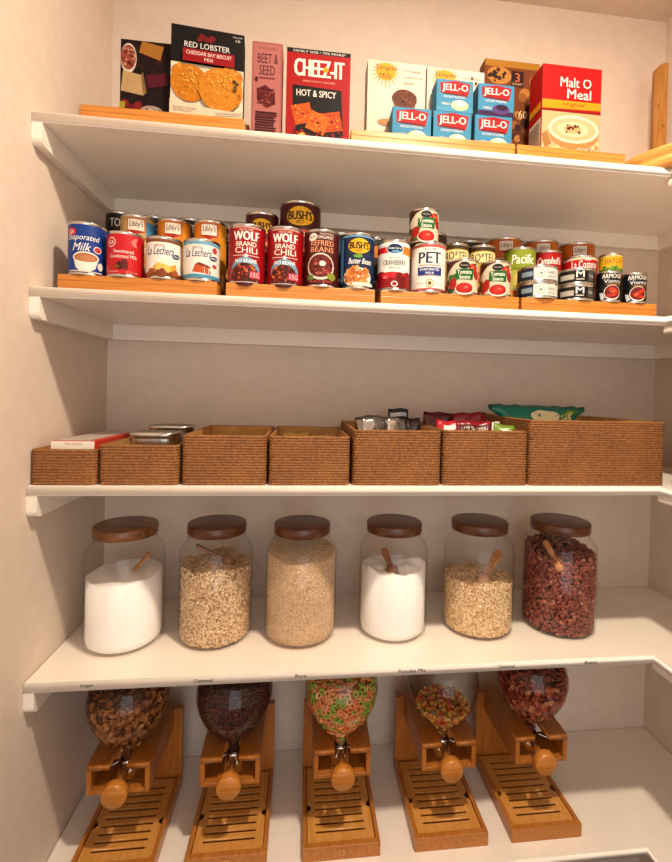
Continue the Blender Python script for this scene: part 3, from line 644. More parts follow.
carton('bar_box', .642, .776, -.2415, step1(2), .172, .045, '#e2d8c8', B_sm('muffin'), 'cream box with yellow sun emblem and a brown muffin')
carton('bar_box', .779, .915, -.2415, step1(2), .170, .045, '#e2d8c8', B_sm('bar'), 'cream box with yellow sun emblem behind the stacked blue dessert boxes')
carton('baking_mix_box', .932, 1.072, -.2, step1(2) + 0, .236, .035, '#a06a2a', B_cook, 'brown cookie box standing behind the red hot cereal box')
carton('hot_cereal_box', 1.024, 1.164, -.305, step1(1), .194, .058, '#c41a1a', B_malt, 'large red and yellow hot cereal box with a bowl picture', sidefn=S_malt)
JG = 'little blue dessert mix boxes'
jl = ['little blue dessert box, leftmost of the bottom three', 'little blue dessert box, middle one of the bottom three', 'little blue dessert box, rightmost of the bottom three', 'little blue dessert box stacked on top, the one further left', 'little blue dessert box stacked on top, with dark purple bottom']
for i, (x0, z, bt) in enumerate([(.692, 0, '#d8b458'), (.783, 0, '#d8a83c'), (.877, 0, '#d8b040'), (.789, 1, '#5aa6c4'), (.884, 1, '#4a2458')]):
    carton('dessert_box', x0, x0 + (.086 if z == 0 else .083), -.29 if z == 0 else -.288, step1(1) + z * .0782 - (0), .077 if z == 0 else .070, .04, '#4f9cc0', B_jello(bt), jl[i], group=JG)

# round bamboo tray and upright plank at the right end of the top shelf
b = bmesh.new()
lathe(b, [(.0005, 0), (.148, 0), (.156, .004), (.159, .020), (.157, .0215), (.160, .023), (.1645, .038), (.1635, .0405), (.159, .0405), (.152, .026), (.14, .016), (.0005, .015)], 64)
tag(finish('round_tray', b, TRAYW, loc=(1.4035, -.262, ZS[0] + .0003), smooth=.6), 'round light bamboo tray with a raised rim at the right end of the top shelf', 'tray')
out = [(0, 0), (.034, 0), (.034, .437)]
for i in range(9):
    q = PI / 2 * i / 8; out.append((.030 - .030 * math.sin(q), .412 + .024 * math.cos(q)))
holes = []
for hx, hz in ((.004 + .004, .315), (.025, .262)):
    holes.append([(hx + .0042 * math.cos(-2 * PI * i / 12), hz + .0042 * math.sin(-2 * PI * i / 12)) for i in range(12)])
pb = plate([out] + holes, .018, Matrix.Rotation(PI / 2, 4, 'X'))
tag(finish('wooden_board', pb, OLDW, loc=(1.476, -.070, ZS[0] + .0003)), 'narrow upright wooden board with rounded top and two small dark holes behind the tray', 'board')

# ------------------------------------------------------------------ rope baskets
def basket(x0, x1, y0, y1, h, label):
    w, d = x1 - x0, y1 - y0
    root = empty('rope_basket', (x0, y0, ZS[2] + .0004)); tag(root, label, 'basket', 'rope storage baskets')
    rows = round(h / .0055); rh = h / rows; b = bmesh.new(); rc = .012
    def outline(o):
        pts = []
        for cx, cy, a0 in ((w - rc, rc, -PI / 2), (w - rc, d - rc, 0), (rc, d - rc, PI / 2), (rc, rc, PI)):
            for i in range(5):
                q = a0 + PI / 2 * i / 4; pts.append((cx + (rc + o) * math.cos(q), cy + (rc + o) * math.sin(q)))
        return pts
    prof = [(0, -.006)]
    for k in range(rows):
        for i in range(5):
            q = PI * i / 4; prof.append((rh * k + rh / 2 - rh / 2 * math.cos(q), -.0019 + .0019 * math.sin(q)))
    prof += [(h + .0005, -.004), (h, -.0065)]
    prev = None
    for z, o in prof:
        ring = [b.verts.new((x, y, z)) for x, y in outline(o)]
        if prev:
            n = len(ring)
            for i in range(n): b.faces.new((prev[i], prev[(i + 1) % n], ring[(i + 1) % n], ring[i]))
        prev = ring
    finish('rope_wall', b, ROPE, root, smooth=1.2)
    b = bmesh.new(); t = .0068; e = .0105
    oi = outline(-t)
    r1 = [b.verts.new((x, y, h - .0005)) for x, y in oi]; r2 = [b.verts.new((x, y, .006)) for x, y in oi]
    r0 = [b.verts.new((x, y, h - .0005)) for x, y in outline(-.0045)]; n = len(oi)
    for i in range(n):
        b.faces.new((r1[i], r2[i], r2[(i + 1) % n], r1[(i + 1) % n])); b.faces.new((r0[i], r1[i], r1[(i + 1) % n], r0[(i + 1) % n]))
    b.faces.new(r2)
    bmesh.ops.recalc_face_normals(b, faces=b.faces)
    finish('basket_lining', b, LINER, root)
    return root
YB0 = -.342
basket(.001, .1205, YB0, -.07, .068, 'lowest rope basket at the left end holding a white and red carton')
basket(.1235, .2735, YB0, -.07, .078, 'rope basket second from left with ribbed silver tins inside')
basket(.278, .4435, YB0, -.06, .099, 'empty-looking rope basket beside the one with silver tins')
basket(.447, .6125, YB0, -.06, .099, 'rope basket with yellowish packets deep inside, below the brown bean can')
basket(.618, .8055, YB0, -.02, .114, 'rope basket full of crinkled silver and dark packets')
basket(.8085, .9975, YB0, -.02, .116, 'rope basket with red packets showing over the rim')
basket(1.0005, 1.3205, YB0, -.02, .141, 'widest and tallest rope basket, with a green bag leaning out of it')
basket(1.325, 1.558, -.73, -.352, .139, 'dark rope basket cut off at the right edge, on the side shelf')

# things in the baskets
fz = ZS[2] + .0068
def simplebox(name, x0, x1, y0, y1, z0, h, front, side, label, cat, rz=0, txt=None, top=None):
    b = bmesh.new(); box(b, 0, x1 - x0, 0, y1 - y0, 0, h, 1, .0008); w = x1 - x0
    a = Art(); a.c(front); a.c(side); a.rect(.001, .001, w - .001, h - .001, front)
    if txt: a.text(txt, w * .3, h - .0085, w * .72, h - .0035, '#a8303a', .02)
    a.build(b, lambda u, v, l: (u, -.0002 - l, v))
    if top:
        a2 = Art(); a2.cols = a.cols; a2.rect(.004, .004, w - .012, y1 - y0 - .004, top); a2.build(b, lambda u, v, l: (u, v, h + .0002 + l))
    return tag(finish(name, b, a.mats(.4), loc=(x0, y0, z0), rot=(0, 0, rz)), label, cat, 'packages inside the baskets')
simplebox('carton', .026, .108, -.318, -.095, fz, .076, '#e9e2d6', '#c83a28', 'white carton with orange-red sides in the lowest basket', 'box', txt='TEA BAGS', top='#b8aea4')
def tin(x, y, z, rx, ry, h, label):
    b = bmesh.new(); n = 72; prof = [(.97, 0, 0), (1, .002, 0), (1, .010, 1), (1, h - .014, 1), (1.0, h - .011, 0), (1.03, h - .008, 0), (1.04, h - .004, 0), (1.03, h, 0), (.97, h, 0), (.95, h - .004, 0), (.8, h - .004, 0), (.78, h - .002, 0), (.02, h - .002, 0)]
    prev = None
    for s, zz, rib in prof:
        ring = []
        for i in range(n):
            q = 2 * PI * i / n; c, ss = math.cos(q), math.sin(q); p = .5
            k = s * (1 + (.012 * (1 if i % 2 else -1) if rib else 0))
            ring.append(b.verts.new((rx * k * math.copysign(abs(c) ** p, c), ry * k * math.copysign(abs(ss) ** p, ss), zz)))
        if prev:
            for i in range(n): b.faces.new((prev[i], prev[(i + 1) % n], ring[(i + 1) % n], ring[i]))
        prev = ring
    return tag(finish('ribbed_tin', b, STEEL, loc=(x, y, z), smooth=.5), label, 'tin', 'packages inside the baskets')
tin(.206, -.262, fz, .046, .036, .092, 'ribbed silver tin at the front of the second basket')
tin(.212, -.160, fz, .046, .036, .099, 'ribbed silver tin behind the other one in the second basket')
def pouch(name, x, y, z, w, h, t, colr, art_fn, label, tilt=0, rz=0, lean=0, cat='bag', rough=.3, metal=0, seed=1, flare=0):
    """filled pillow bag with crimped ends, standing; x,y,z = bottom centre"""
    rd = random.Random(seed); nx, ny = 18, 14; b = bmesh.new(); ph = [rd.uniform(0, 6.3) for _ in range(8)]
    def surf(u, v, side):
        s, q = u / w + .5, v / h
        e = max(0, math.sin(PI * min(max(s, 0), 1))) ** .5 * max(0, math.sin(PI * min(max(q, 0), 1))) ** .6
        wr = (math.sin(u * 90 + ph[0] + v * 40) + math.sin(v * 120 + ph[1] - u * 60) + math.sin(u * 210 + v * 170 + ph[2])) * .0011 * (.4 + e)
        edge = .003 * math.sin(u * 160 + ph[3]) * (1 - e)
        q2 = min(max((q - .80) / .14, 0), 1); fl = 1 - flare * (1 - q2 * q2 * (3 - 2 * q2))
        return Vector((u * fl, side * (t / 2 * e + .0004) + wr + edge, v + .0015 * math.sin(u * 130 + ph[4]) * q))
    M = Matrix.Rotation(rz, 4, 'Z') @ Matrix.Rotation(lean, 4, 'X') @ Matrix.Rotation(tilt, 4, 'Y')
    a = Art(); a.c(colr)
    gr = {}
    for sd in (-1, 1):
        for i in range(nx + 1):
            for j in range(ny + 1):
                if sd == 1 and (i in (0, nx) or j in (0, ny)): gr[sd, i, j] = gr[-1, i, j]; continue
                gr[sd, i, j] = b.verts.new(M @ surf(-w / 2 + w * i / nx, h * j / ny, sd))
        for i in range(nx):
            for j in range(ny):
                f = [gr[sd, i, j], gr[sd, i + 1, j], gr[sd, i + 1, j + 1], gr[sd, i, j + 1]]
                b.faces.new(f if sd == -1 else f[::-1])
    for f in b.faces: f.smooth = True
    if art_fn:
        art_fn(a, w, h)
        a.build(b, lambda u, v, l: M @ (surf(u, v, -1) + Vector((0, -.0012 - l * 2, 0))), .006, cutv=.006)
    mats = [flat(c, rough, metal) for c in a.cols]
    return tag(finish(name, b, mats, loc=(x, y, z)), label, cat, 'packages inside the baskets')
for i, (x, y, w, h, rz, c, lb) in enumerate([(.50, -.13, .07, .082, .2, '#c9a24a', 'yellowish crinkled packet further left in the basket below the brown bean can'), (.565, -.15, .07, .080, -.3, '#bd9440', 'yellowish crinkled packet further right in the basket below the brown bean can'), (.53, -.22, .08, .070, .1, '#c8a858', 'yellowish crinkled packet nearest the rim in the basket below the brown bean can')]):
    pouch('packet', x, y, fz, w, h, .03, c, None, lb, rz=rz, lean=-.1, seed=i + 3, cat='packet')
cr = [(.672, -.23, '#b8b4b0', 'crinkled silver packet at the left of the silver packets'), (.700, -.19, '#a8a4a0', 'crinkled silver packet second from left among the silver packets'), (.728, -.23, '#c0bcb6', 'crinkled silver packet in the middle of the silver packets'), (.757, -.19, '#3a302c', 'crinkled black packet right of the silver packets'), (.690, -.13, '#8c8884', 'dull silver packet behind the other silver packets')]
for i, (x, y, c, lb) in enumerate(cr):
    pouch('packet', x, y, fz, .062, .128, .02, c, None, lb, rz=[.5, -.4, .7, -.3, .1][i], tilt=[.12, -.1, .15, .05, -.1][i], lean=-.08, seed=i + 20, cat='packet', rough=.2, metal=.9 if i != 3 else .2)
pouch('packet', .765, -.085, fz, .055, .146, .03, '#20303c', lambda a, w, h: (a.rect(-.022, h * .86, .022, h * .93, '#c8ccd0'),), 'dark blue packet standing at the back of the silver-packet basket', seed=31, cat='packet')
rp = [(.853, -.24, '#b01c26', .07, .124, 'red packet with white corner, leftmost in its basket'), (.905, -.26, '#7c1220', .085, .126, 'dark red packet with a white text band, middle of its basket'), (.94, -.17, '#8a1420', .09, .142, 'dark red packet standing behind the banded one'), (.962, -.275, '#6c8c30', .050, .120, 'green packet at the right front of the red-packet basket'), (.86, -.13, '#5c1018', .08, .140, 'maroon packet at the back of the red-packet basket')]
for i, (x, y, c, w, h, lb) in enumerate(rp):
    fn = None
    if i == 0: fn = lambda a, w, h: (a.rect(-.02, h * .80, .026, h * .92, '#e8e4de'),)
    if i == 1: fn = lambda a, w, h: (a.rect(-.034, h * .80, .036, h * .92, '#4a0e16'), a.text('DARK TEA EXPORT', -.03, h * .83, .032, h * .89, '#efe6dc', .02))
    if i == 3: fn = lambda a, w, h: (a.ell(.008, h * .85, .012, .008, '#dfe0c8'),)
    pouch('packet', x, y, fz, w, h, .026, c, fn, lb, rz=[.2, -.05, .1, -.2, 0][i], lean=-.06, tilt=[.05, .02, -.05, .1, .03][i], seed=i + 40, cat='packet')
pouch('packet', .975, -.205, fz, .035, .122, .02, '#e4dcd2', None, 'white packet at the right end of the red-packet basket', seed=52, cat='packet')
def chips(a, w, h):
    a.ell(.01, h * .80, .05, .016, '#e6dfae'); a.rect(-.03, h * .70, .055, h * .79, '#e6dfae'); a.poly([(.055, h * .66), (.105, h * .64), (.11, h * .90), (.075, h * .93)], '#4c8a34'); a.blobs(.06, h * .68, .1, h * .86, 10, ['#d8cf8a', '#b09a50'], .006, .009)
    a.rect(-.115, h * .945, .115, h * .96, '#0c5a4a')
pouch('snack_bag', 1.108, -.205, fz, .258, .170, .07, '#0e7a66', chips, 'teal green snack bag with cream patch leaning in the widest basket', tilt=.01, rz=-.02, lean=-.28, seed=61, rough=.25, flare=.24)

# ------------------------------------------------------------------ jars
def scatter_cyl(n_rows, r, z0, z1, density, rd):
    out = []; dz = (z1 - z0) / n_rows
    for k in range(n_rows):
        m = max(1, int(2 * PI * r * density))
        for i in range(m):
            q = 2 * PI * (i + rd.random()) / m; out.append((q, z0 + (k + rd.random()) * dz))
    return out
def topz(fn, x, y): return fn(x, y)
ZJ = ZS[3] + .0004
JR = .0815
def jar(x, y, r, label, lidm, lidr=None):
    root = empty('glass_jar', (x, y, ZJ)); tag(root, label, 'jar', 'glass jars with wooden lids')
    b = bmesh.new(); k = r
    pr = [(.001, .004), (k * .80, .004), (k * .93, .002), (k * .985, .006), (k, .016), (k, .186), (k * .99, .197), (k * .955, .207), (k * .90, .2145), (k * .845, .219), (k * .80, .2215), (k * .77, .225), (k * .77, .228), (k * .80, .2305), (k * .80, .233), (k * .77, .2355), (k * .77, .240)]
    lathe(b, pr, 56); finish('glass_body', b, GLASS, root, smooth=.8)
    b = bmesh.new(); lr = lidr or k * .81
    lathe(b, [(.0005, .2375), (lr * .98, .2375), (lr, .2395), (lr, .2575), (lr * .985, .2595), (lr * .95, .2605), (.0005, .2605)], 56)
    finish('wooden_lid', b, lidm, root, smooth=.6)
    return root
jd = [(.127, -.200, .0825, ACACIA, .067, 'glass jar of white sugar with a two-tone wooden lid, leftmost'),
      (.324, -.191, .081, WALNUT, .0655, 'glass jar of coarse rolled oats with a dark scoop, second from left'),
      (.519, -.199, .082, WALNUT, .065, 'glass jar filled almost to the neck with fine tan rice grains'),
      (.739, -.195, .0815, WALNUT, .066, 'glass jar of bright white pancake powder'),
      (.953, -.193, .084, WALNUT, .068, 'glass jar half filled with pale oats, next to the bean jar'),
      (1.160, -.200, .0865, WALNUT, .070, 'glass jar of dark red-brown beans, rightmost')]
for x, y, r, m, lr, lb in jd: jar(x, y, r, lb, m, lr)
def core(bm, r, fn, mi=0, seg=56, nr=14, z0=.0055):
    """solid heap: cylinder wall with a shaped top surface"""
    rings = []
    bot = [(r * .9, z0), (r * .97, z0 + .004), (r, z0 + .014)]
    for rr, z in bot: rings.append([bm.verts.new((rr * math.cos(2 * PI * i / seg), rr * math.sin(2 * PI * i / seg), z)) for i in range(seg)])
    for k in range(nr):
        rr = r * (1 - k / nr); rings.append([bm.verts.new((rr * math.cos(2 * PI * i / seg), rr * math.sin(2 * PI * i / seg), fn(rr * math.cos(2 * PI * i / seg), rr * math.sin(2 * PI * i / seg)))) for i in range(seg)])
    for a, c in zip(rings, rings[1:]):
        for i in range(seg): bm.faces.new((a[i], a[(i + 1) % seg], c[(i + 1) % seg], c[i])).material_index = mi
    cv = bm.verts.new((0, 0, fn(0, 0)))
    for i in range(seg): bm.faces.new((rings[-1][i], rings[-1][(i + 1) % seg], cv)).material_index = mi
    bm.faces.new(rings[0][::-1]).material_index = mi
    for f in bm.faces: f.smooth = True
def grain(bm, M, kind, mi, rd):
    if kind == 'flake':
        n = 7; s = rd.uniform(.8, 1.2); vs = [bm.verts.new(M @ Vector((.0029 * s * math.cos(2 * PI * i / n) * rd.uniform(.8, 1.15), .0024 * s * math.sin(2 * PI * i / n) * rd.uniform(.8, 1.15), rd.uniform(-.0005, .0005)))) for i in range(n)]
        c = bm.verts.new(M @ Vector((0, 0, .0008))); c2 = bm.verts.new(M @ Vector((0, 0, -.0004)))
        for i in range(n):
            bm.faces.new((vs[i], vs[(i + 1) % n], c)).material_index = mi; bm.faces.new((vs[(i + 1) % n], vs[i], c2)).material_index = mi
    else:
        a, bb, cc, seg, rg = {'bean': (.0064, .0043, .0038, 9, 6), 'rice': (.0024, .0010, .0010, 4, 2), 'chunk': (.006, .0045, .003, 7, 4)}[kind]
        s = rd.uniform(.85, 1.12)
        top = bm.verts.new(M @ Vector((a * s, 0, 0))); bt = bm.verts.new(M @ Vector((-a * s, 0, 0))); rings = []
        for k in range(1, rg):
            q = PI * k / rg; rings.append([bm.verts.new(M @ Vector((a * s * math.cos(q), bb * s * math.sin(q) * math.cos(2 * PI * i / seg) * (rd.uniform(.8, 1.2) if kind == 'chunk' else 1), cc * s * math.sin(q) * math.sin(2 * PI * i / seg)))) for i in range(seg)])
        fs = []
        for i in range(seg): fs.append(bm.faces.new((top, rings[0][(i + 1) % seg], rings[0][i]))); fs.append(bm.faces.new((bt, rings[-1][i], rings[-1][(i + 1) % seg])))
        for r1, r2 in zip(rings, rings[1:]):
            for i in range(seg): fs.append(bm.faces.new((r1[i], r1[(i + 1) % seg], r2[(i + 1) % seg], r2[i])))
        for f in fs: f.material_index = mi; f.smooth = kind != 'chunk'
def Mat(p, n, rd, tiltmax=.5, spin=None):
    z = n.normalized(); q = Vector((rd.gauss(0, tiltmax), rd.gauss(0, tiltmax), rd.gauss(0, tiltmax))); z = (z + q * .6).normalized()
    M = z.to_track_quat('Z', 'Y').to_matrix().to_4x4(); R = Matrix.Rotation(rd.uniform(0, 2 * PI), 4, 'Z')
    return Matrix.Translation(p) @ M @ R
def fill(name, x, y, r, fn, kind, cols, corecol, dens, rowh, label, cat, seed, inset=.0015):
    rd = random.Random(seed); b = bmesh.new(); R = r - .0035
    core(b, R - inset, lambda a, c: fn(a, c) - inset * .6, len(cols))
    if kind:
        hi = max(fn(R * math.cos(q / 8), R * math.sin(q / 8)) for q in range(50)); rows = int((hi - .008) / rowh)
        for k in range(rows):
            m = int(2 * PI * R * dens)
            for i in range(m):
                q = 2 * PI * (i + rd.random() * .9 + (k % 2) * .5) / m; z = .009 + rowh * (k + rd.random() * .8)
                rr = (R - .001) * (1 - max(0, (.018 - z)) * 2.5)
                px, py = rr * math.cos(q), rr * math.sin(q)
                if z > fn(px, py) + .001: continue
                if kind == 'flake': tm = .45
                elif kind == 'rice': tm = .4
                else: tm = .35
                rk = rr - (.0028 if kind == 'bean' else 0)
                grain(b, Mat(Vector((rk * math.cos(q), rk * math.sin(q), z)), Vector((px, py, 0)), rd, tm), kind, rd.choices(range(len(cols)), [w for _, w in cols])[0], rd)
        na = int(PI * R * R * dens / rowh * .9)
        for _ in range(na):
            q, rr = rd.uniform(0, 2 * PI), (R - .003) * math.sqrt(rd.random()); px, py = rr * math.cos(q), rr * math.sin(q)
            grain(b, Mat(Vector((px, py, fn(px, py))), Vector((0, 0, 1)), rd, .5), kind, rd.choices(range(len(cols)), [w for _, w in cols])[0], rd)
    o = finish(name, b, [flat(c, .55) for c, _ in cols] + [corecol], loc=(x, y, ZJ))
    return tag(o, label, cat, kind='stuff')
SUG = noisy('sugar_white', '#f4efe8', '#f8f3ed', 300, rough=.9, bump=.2)
FLO = noisy('powder_white', '#efebe6', '#f4f1ec', 60, rough=.95, bump=.4)
RICE = noisy('rice_tan', '#c4a078', '#dcbc94', 260, rough=.8, bump=.6, lo=.4, hi=.6)
OATC = noisy('oat_base', '#a98660', '#c4a278', 120, rough=.9)
BEANC = noisy('bean_base', '#38140c', '#4e2014', 120, rough=.9)
x, y, r = jd[0][:3]
fill('sugar', x, y, r, lambda a, c: .150 + .002 * math.sin(a * 30) + .03 * (c + .08) + .0015 * math.sin(a * 120 + c * 70), None, [], SUG, 0, 1, 'smooth white sugar filling two thirds of the leftmost jar', 'sugar', 1)
x, y, r = jd[1][:3]
fill('rolled_oats', x, y, r, lambda a, c: .170 + .006 * math.sin(a * 60 + 1) + .003 * math.sin(c * 90), 'flake', [('#cda77a', 5), ('#dabb92', 5), ('#9a754c', 3), ('#e8d0ac', 2)], OATC, 290, .0032, 'coarse rolled oats in the jar with a dark scoop', 'oats', 2)
x, y, r = jd[2][:3]
fill('rice_grains', x, y, r, lambda a, c: .186 + .14 * (c + .08) + .002 * math.sin(a * 80), 'rice', [('#dcbd96', 5), ('#e8cdaa', 4), ('#bf9a70', 3)], RICE, 330, .0028, 'fine tan rice grains almost filling the third jar', 'rice', 3)
x, y, r = jd[3][:3]
fill('pancake_powder', x, y, r, lambda a, c: .155 + .020 * math.exp(-((a - .045) ** 2 + (c + .01) ** 2) / .0012) + .010 * math.exp(-((a + .06) ** 2 + (c + .03) ** 2) / .0006) + .0025 * math.sin(a * 130 + c * 40) + .002 * math.sin(c * 160 + a * 60) + .0012 * math.sin(a * 340) , None, [], FLO, 0, 1, 'bright white lumpy pancake powder in the fourth jar', 'pancake mix', 4)
x, y, r = jd[4][:3]
fill('rolled_oats', x, y, r, lambda a, c: .125 + .016 * math.exp(-((a + .02) ** 2 + (c) ** 2) / .001) + .003 * math.sin(a * 70), 'flake', [('#d9b482', 5), ('#e4c698', 5), ('#b48a58', 2), ('#efd8b0', 2)], OATC, 260, .0035, 'pale oats in the jar next to the beans', 'oats', 5)
x, y, r = jd[5][:3]
fill('pinto_beans', x, y, r, lambda a, c: .179 + .004 * math.sin(a * 50) + .13 * (c + .086), 'bean', [('#743222', 5), ('#864230', 4), ('#612619', 3), ('#a06048', 1)], BEANC, 112, .0072, 'red-brown beans in the rightmost jar', 'beans', 6, inset=.005)

# scoops
def scoop(p_top, p_bot, m, label, w=.014):
    """flat wooden handle from p_top down to a small bowl at p_bot"""
    p_top, p_bot = Vector(p_top), Vector(p_bot); d = p_bot - p_top; Ln = d.length
    root = empty('wooden_scoop', p_bot); tag(root, label, 'scoop', 'wooden scoops in the jars')
    q = (-d).to_track_quat('Z', 'Y').to_matrix().to_4x4()
    out = []
    for i in range(9): a = PI * i / 8; out.append((w / 2 * math.cos(a), Ln - w / 2 + w / 2 * math.sin(a)))
    out += [(-w * .32, .022), (-w * .5, .008), (w * .5, .008), (w * .32, .022)]
    hb = plate([out], .005, Matrix.Translation((0, .0025, 0)) @ Matrix.Rotation(PI / 2, 4, 'X')); hb.transform(q)
    es = [e for e in hb.edges if len(e.link_faces) == 2 and e.calc_face_angle(0) > .9]
    bmesh.ops.bevel(hb, geom=es, offset=.0009, segments=1, affect='EDGES')
    finish('handle', hb, m, root)
    b = bmesh.new(); lathe(b, [(.001, -.020), (.010, -.017), (.0135, -.008), (.014, .010), (.0125, .010), (.0118, -.006), (.008, -.014), (.001, -.016)], 20, M=q)
    finish('scoop_bowl', b, m, root, smooth=.8)
def jl_(i, dx, dy, z): return (jd[i][0] + dx, jd[i][1] + dy, ZJ + z)
scoop(jl_(0, .048, .014, .190), jl_(0, -.004, -.012, .126), SCOOPW, 'light wooden scoop handle rising from the white sugar')
scoop(jl_(1, -.040, -.032, .218), jl_(1, .026, -.018, .176), SCOOPD, 'dark wooden scoop resting on the coarse oats')
scoop(jl_(3, -.028, -.018, .200), jl_(3, -.012, -.046, .156), SCOOPD, 'brown wooden scoop upright in the white powder', .018)
scoop(jl_(4, .056, .006, .180), jl_(4, -.002, -.036, .128), SCOOPW, 'light wooden scoop stuck slantwise in the pale oats', .021)
scoop(jl_(5, -.052, -.022, .216), jl_(5, -.038, -.058, .172), SCOOPW, 'light brown wooden scoop standing in the beans')

# ------------------------------------------------------------------ cereal dispensers
Z5 = ZS[4] + .0004
YC = -.218
bulb = [(.0145, .182), (.0145, .214), (.020, .218), (.034, .226), (.048, .238), (.060, .253), (.0705, .270), (.079, .290), (.0835, .311), (.0835, .328), (.079, .348), (.070, .366), (.058, .379), (.050, .386), (.050, .398)]
def bulb_r(z, s=1):
    for (r0, z0), (r1, z1) in zip(bulb[1:], bulb[2:]):
        if z0 <= z <= z1: return r0 + (r1 - r0) * (z - z0) / (z1 - z0)
    return .014
def dispenser(x, label, stamp=False, knob_rot=0):
    root = empty('cereal_dispenser', (x, -.305, Z5)); tag(root, label, 'dispenser', 'wooden cereal dispensers')
    oy = .30; hw = .0835
    # base frame: recessed tray box
    b = bmesh.new(); y0, y1 = -.308 + oy, -.092 + oy
    box(b, -hw, hw, y0, y0 + .012, 0, .030, 0, .001); box(b, -hw, -hw + .009, y0 + .012, y1, 0, .030, 0, .001); box(b, hw - .009, hw, y0 + .012, y1, 0, .030, 0, .001)
    box(b, -hw + .009, hw - .009, y0 + .012, y1, 0, .004); finish('base', b, BAMB2, root)
    # slotted drip tray with finger notches
    tw, t0, t1 = hw - .0105, y0 + .0135, y1 - .004
    def notch(cx, sgn):
        return [(cx - sgn * .011 * math.cos(a), (t0 + t1) / 2 - .02 + sgn * .011 * math.sin(a)) for a in [(-PI / 2 + PI * i / 8) for i in range(9)]]
    lp = [(-tw, t0), (tw, t0)] + [(tw - .009 * math.cos(a), (t0 + t1) / 2 - .012 + .011 * math.sin(a)) for a in [-PI / 2 + PI * i / 8 for i in range(9)]] + [(tw, t1), (-tw, t1)] + [(-tw + .009 * math.cos(a), (t0 + t1) / 2 - .012 - .011 * math.sin(a)) for a in [-PI / 2 + PI * i / 8 for i in range(9)]]
    loops = [lp]
    for i in range(9):
        yy = t0 + .022 + .0185 * i; loops.append([(-tw + .018, yy), (-tw + .018, yy + .0082), (tw - .018, yy + .0082), (tw - .018, yy)])
    pb = plate(loops, .009, Matrix.Translation((0, 0, .0175))); finish('drip_tray', pb, DRIPW, root)
    b = bmesh.new(); box(b, -hw, hw, -.090 + oy, -.072 + oy, 0, .196, 0, .0015); finish('back_panel', b, BAMBV, root)
    # bracket: hollow shelf holding the neck
    bw = .064; bt, bb_, f0, f1 = .212, .150, -.276 + oy, -.091 + oy
    b = bmesh.new()
    arc = [(-bw, f1), (-bw, f0 + .03), (-bw + .002, f0), (-.0175, f0)] + [(-.0175 * math.cos(PI * i / 10), YC + oy + .0175 * math.sin(PI * i / 10)) for i in range(11)] + [(.0175, f0), (bw - .002, f0), (bw, f0 + .03), (bw, f1)]
    merge(b, plate([arc], .010, Matrix.Translation((0, 0, bt - .010))))
    sidep = [(f1, bb_ - .0), (f1, bt - .0102), (f0 + .001, bt - .0102), (f0 + .001, bb_ + .0)]
    for sx in (-bw + .001, bw - .011): box(b, sx, sx + .010, f0 + .001, f1, bb_, bt - .0102, 0, .001)
    box(b, -bw + .011, -.019, f0 + .001, f1 - .1, bb_, bb_ + .008, 0, .001); box(b, .019, bw - .011, f0 + .001, f1 - .1, bb_, bb_ + .008, 0, .001)
    finish('neck_bracket', b, BAMBV, root)
    b = bmesh.new(); lathe(b, bulb, 48, M=Matrix.Translation((0, YC + oy, 0))); finish('clear_hopper', b, BULBG, root, smooth=.9)
    # valve body: clear tube with flared wings and chrome collar
    b = bmesh.new(); Mv = Matrix.Translation((0, YC + oy, 0))
    lathe(b, [(.0140, .156), (.0155, .160), (.0155, .176), (.0165, .178), (.0165, .182), (.0140, .184)], 28, M=Mv)
    for sx in (-1, 1):
        t = bmesh.new(); box(t, -.012, .012, -.004, .004, -.002, .002, 0, .001); merge(b, t, Matrix.Translation((sx * .026, YC + oy - .016, .182)) @ Matrix.Rotation(sx * -.35, 4, 'Z') @ Matrix.Rotation(sx * .25, 4, 'Y'))
    finish('valve', b, CHROME, root, smooth=.6)
    Mk = Matrix.Translation((0, -.243 + oy, .166)) @ Matrix.Rotation(knob_rot, 4, 'Z') @ Matrix.Rotation(PI / 2 + .06, 4, 'X')
    b = bmesh.new(); lathe(b, [(.0005, -.014), (.0075, -.014), (.0085, .012), (.011, .028), (.0175, .034), (.0235, .037), (.0255, .041), (.0258, .052), (.0245, .0565), (.0225, .058), (.0005, .0585)], 36, M=Mk)
    finish('turning_knob', b, BAMBOO, root, smooth=.6)
    b = bmesh.new(); lathe(b, [(.0005, .399), (.056, .399), (.058, .401), (.058, .4065), (.056, .408), (.0005, .408)], 40, M=Mv); finish('hopper_lid', b, BAMB2, root, smooth=.6)
    if stamp:
        a = Art(); a.rect(-.0085, -.0085, .0085, .0085, '#7a4416'); a.rect(-.0075, -.0075, .0075, .0075, '#c08038'); a.ell(0, .0, .0035, .005, '#7a4416'); a.ell(0.001, 0, .0022, .0035, '#c08038')
        b = bmesh.new(); a.build(b, lambda u, v, l: (u, y0 - .0003 - l, v + .015)); finish('maker_stamp', b, a.mats(.4), root)
    return root
DX = [.148, .376, .618, .861, 1.083]
dl = ['wooden cereal dispenser with brown flakes, leftmost', 'wooden cereal dispenser with very dark cereal, second from left', 'wooden cereal dispenser with orange and green cereal rings', 'wooden cereal dispenser only half full, with small mixed cereal', 'wooden cereal dispenser with reddish-brown flakes, rightmost']
for i, x in enumerate(DX): dispenser(x, dl[i], i in (1, 2), [-.0, 0, 0, 0, 0][i])
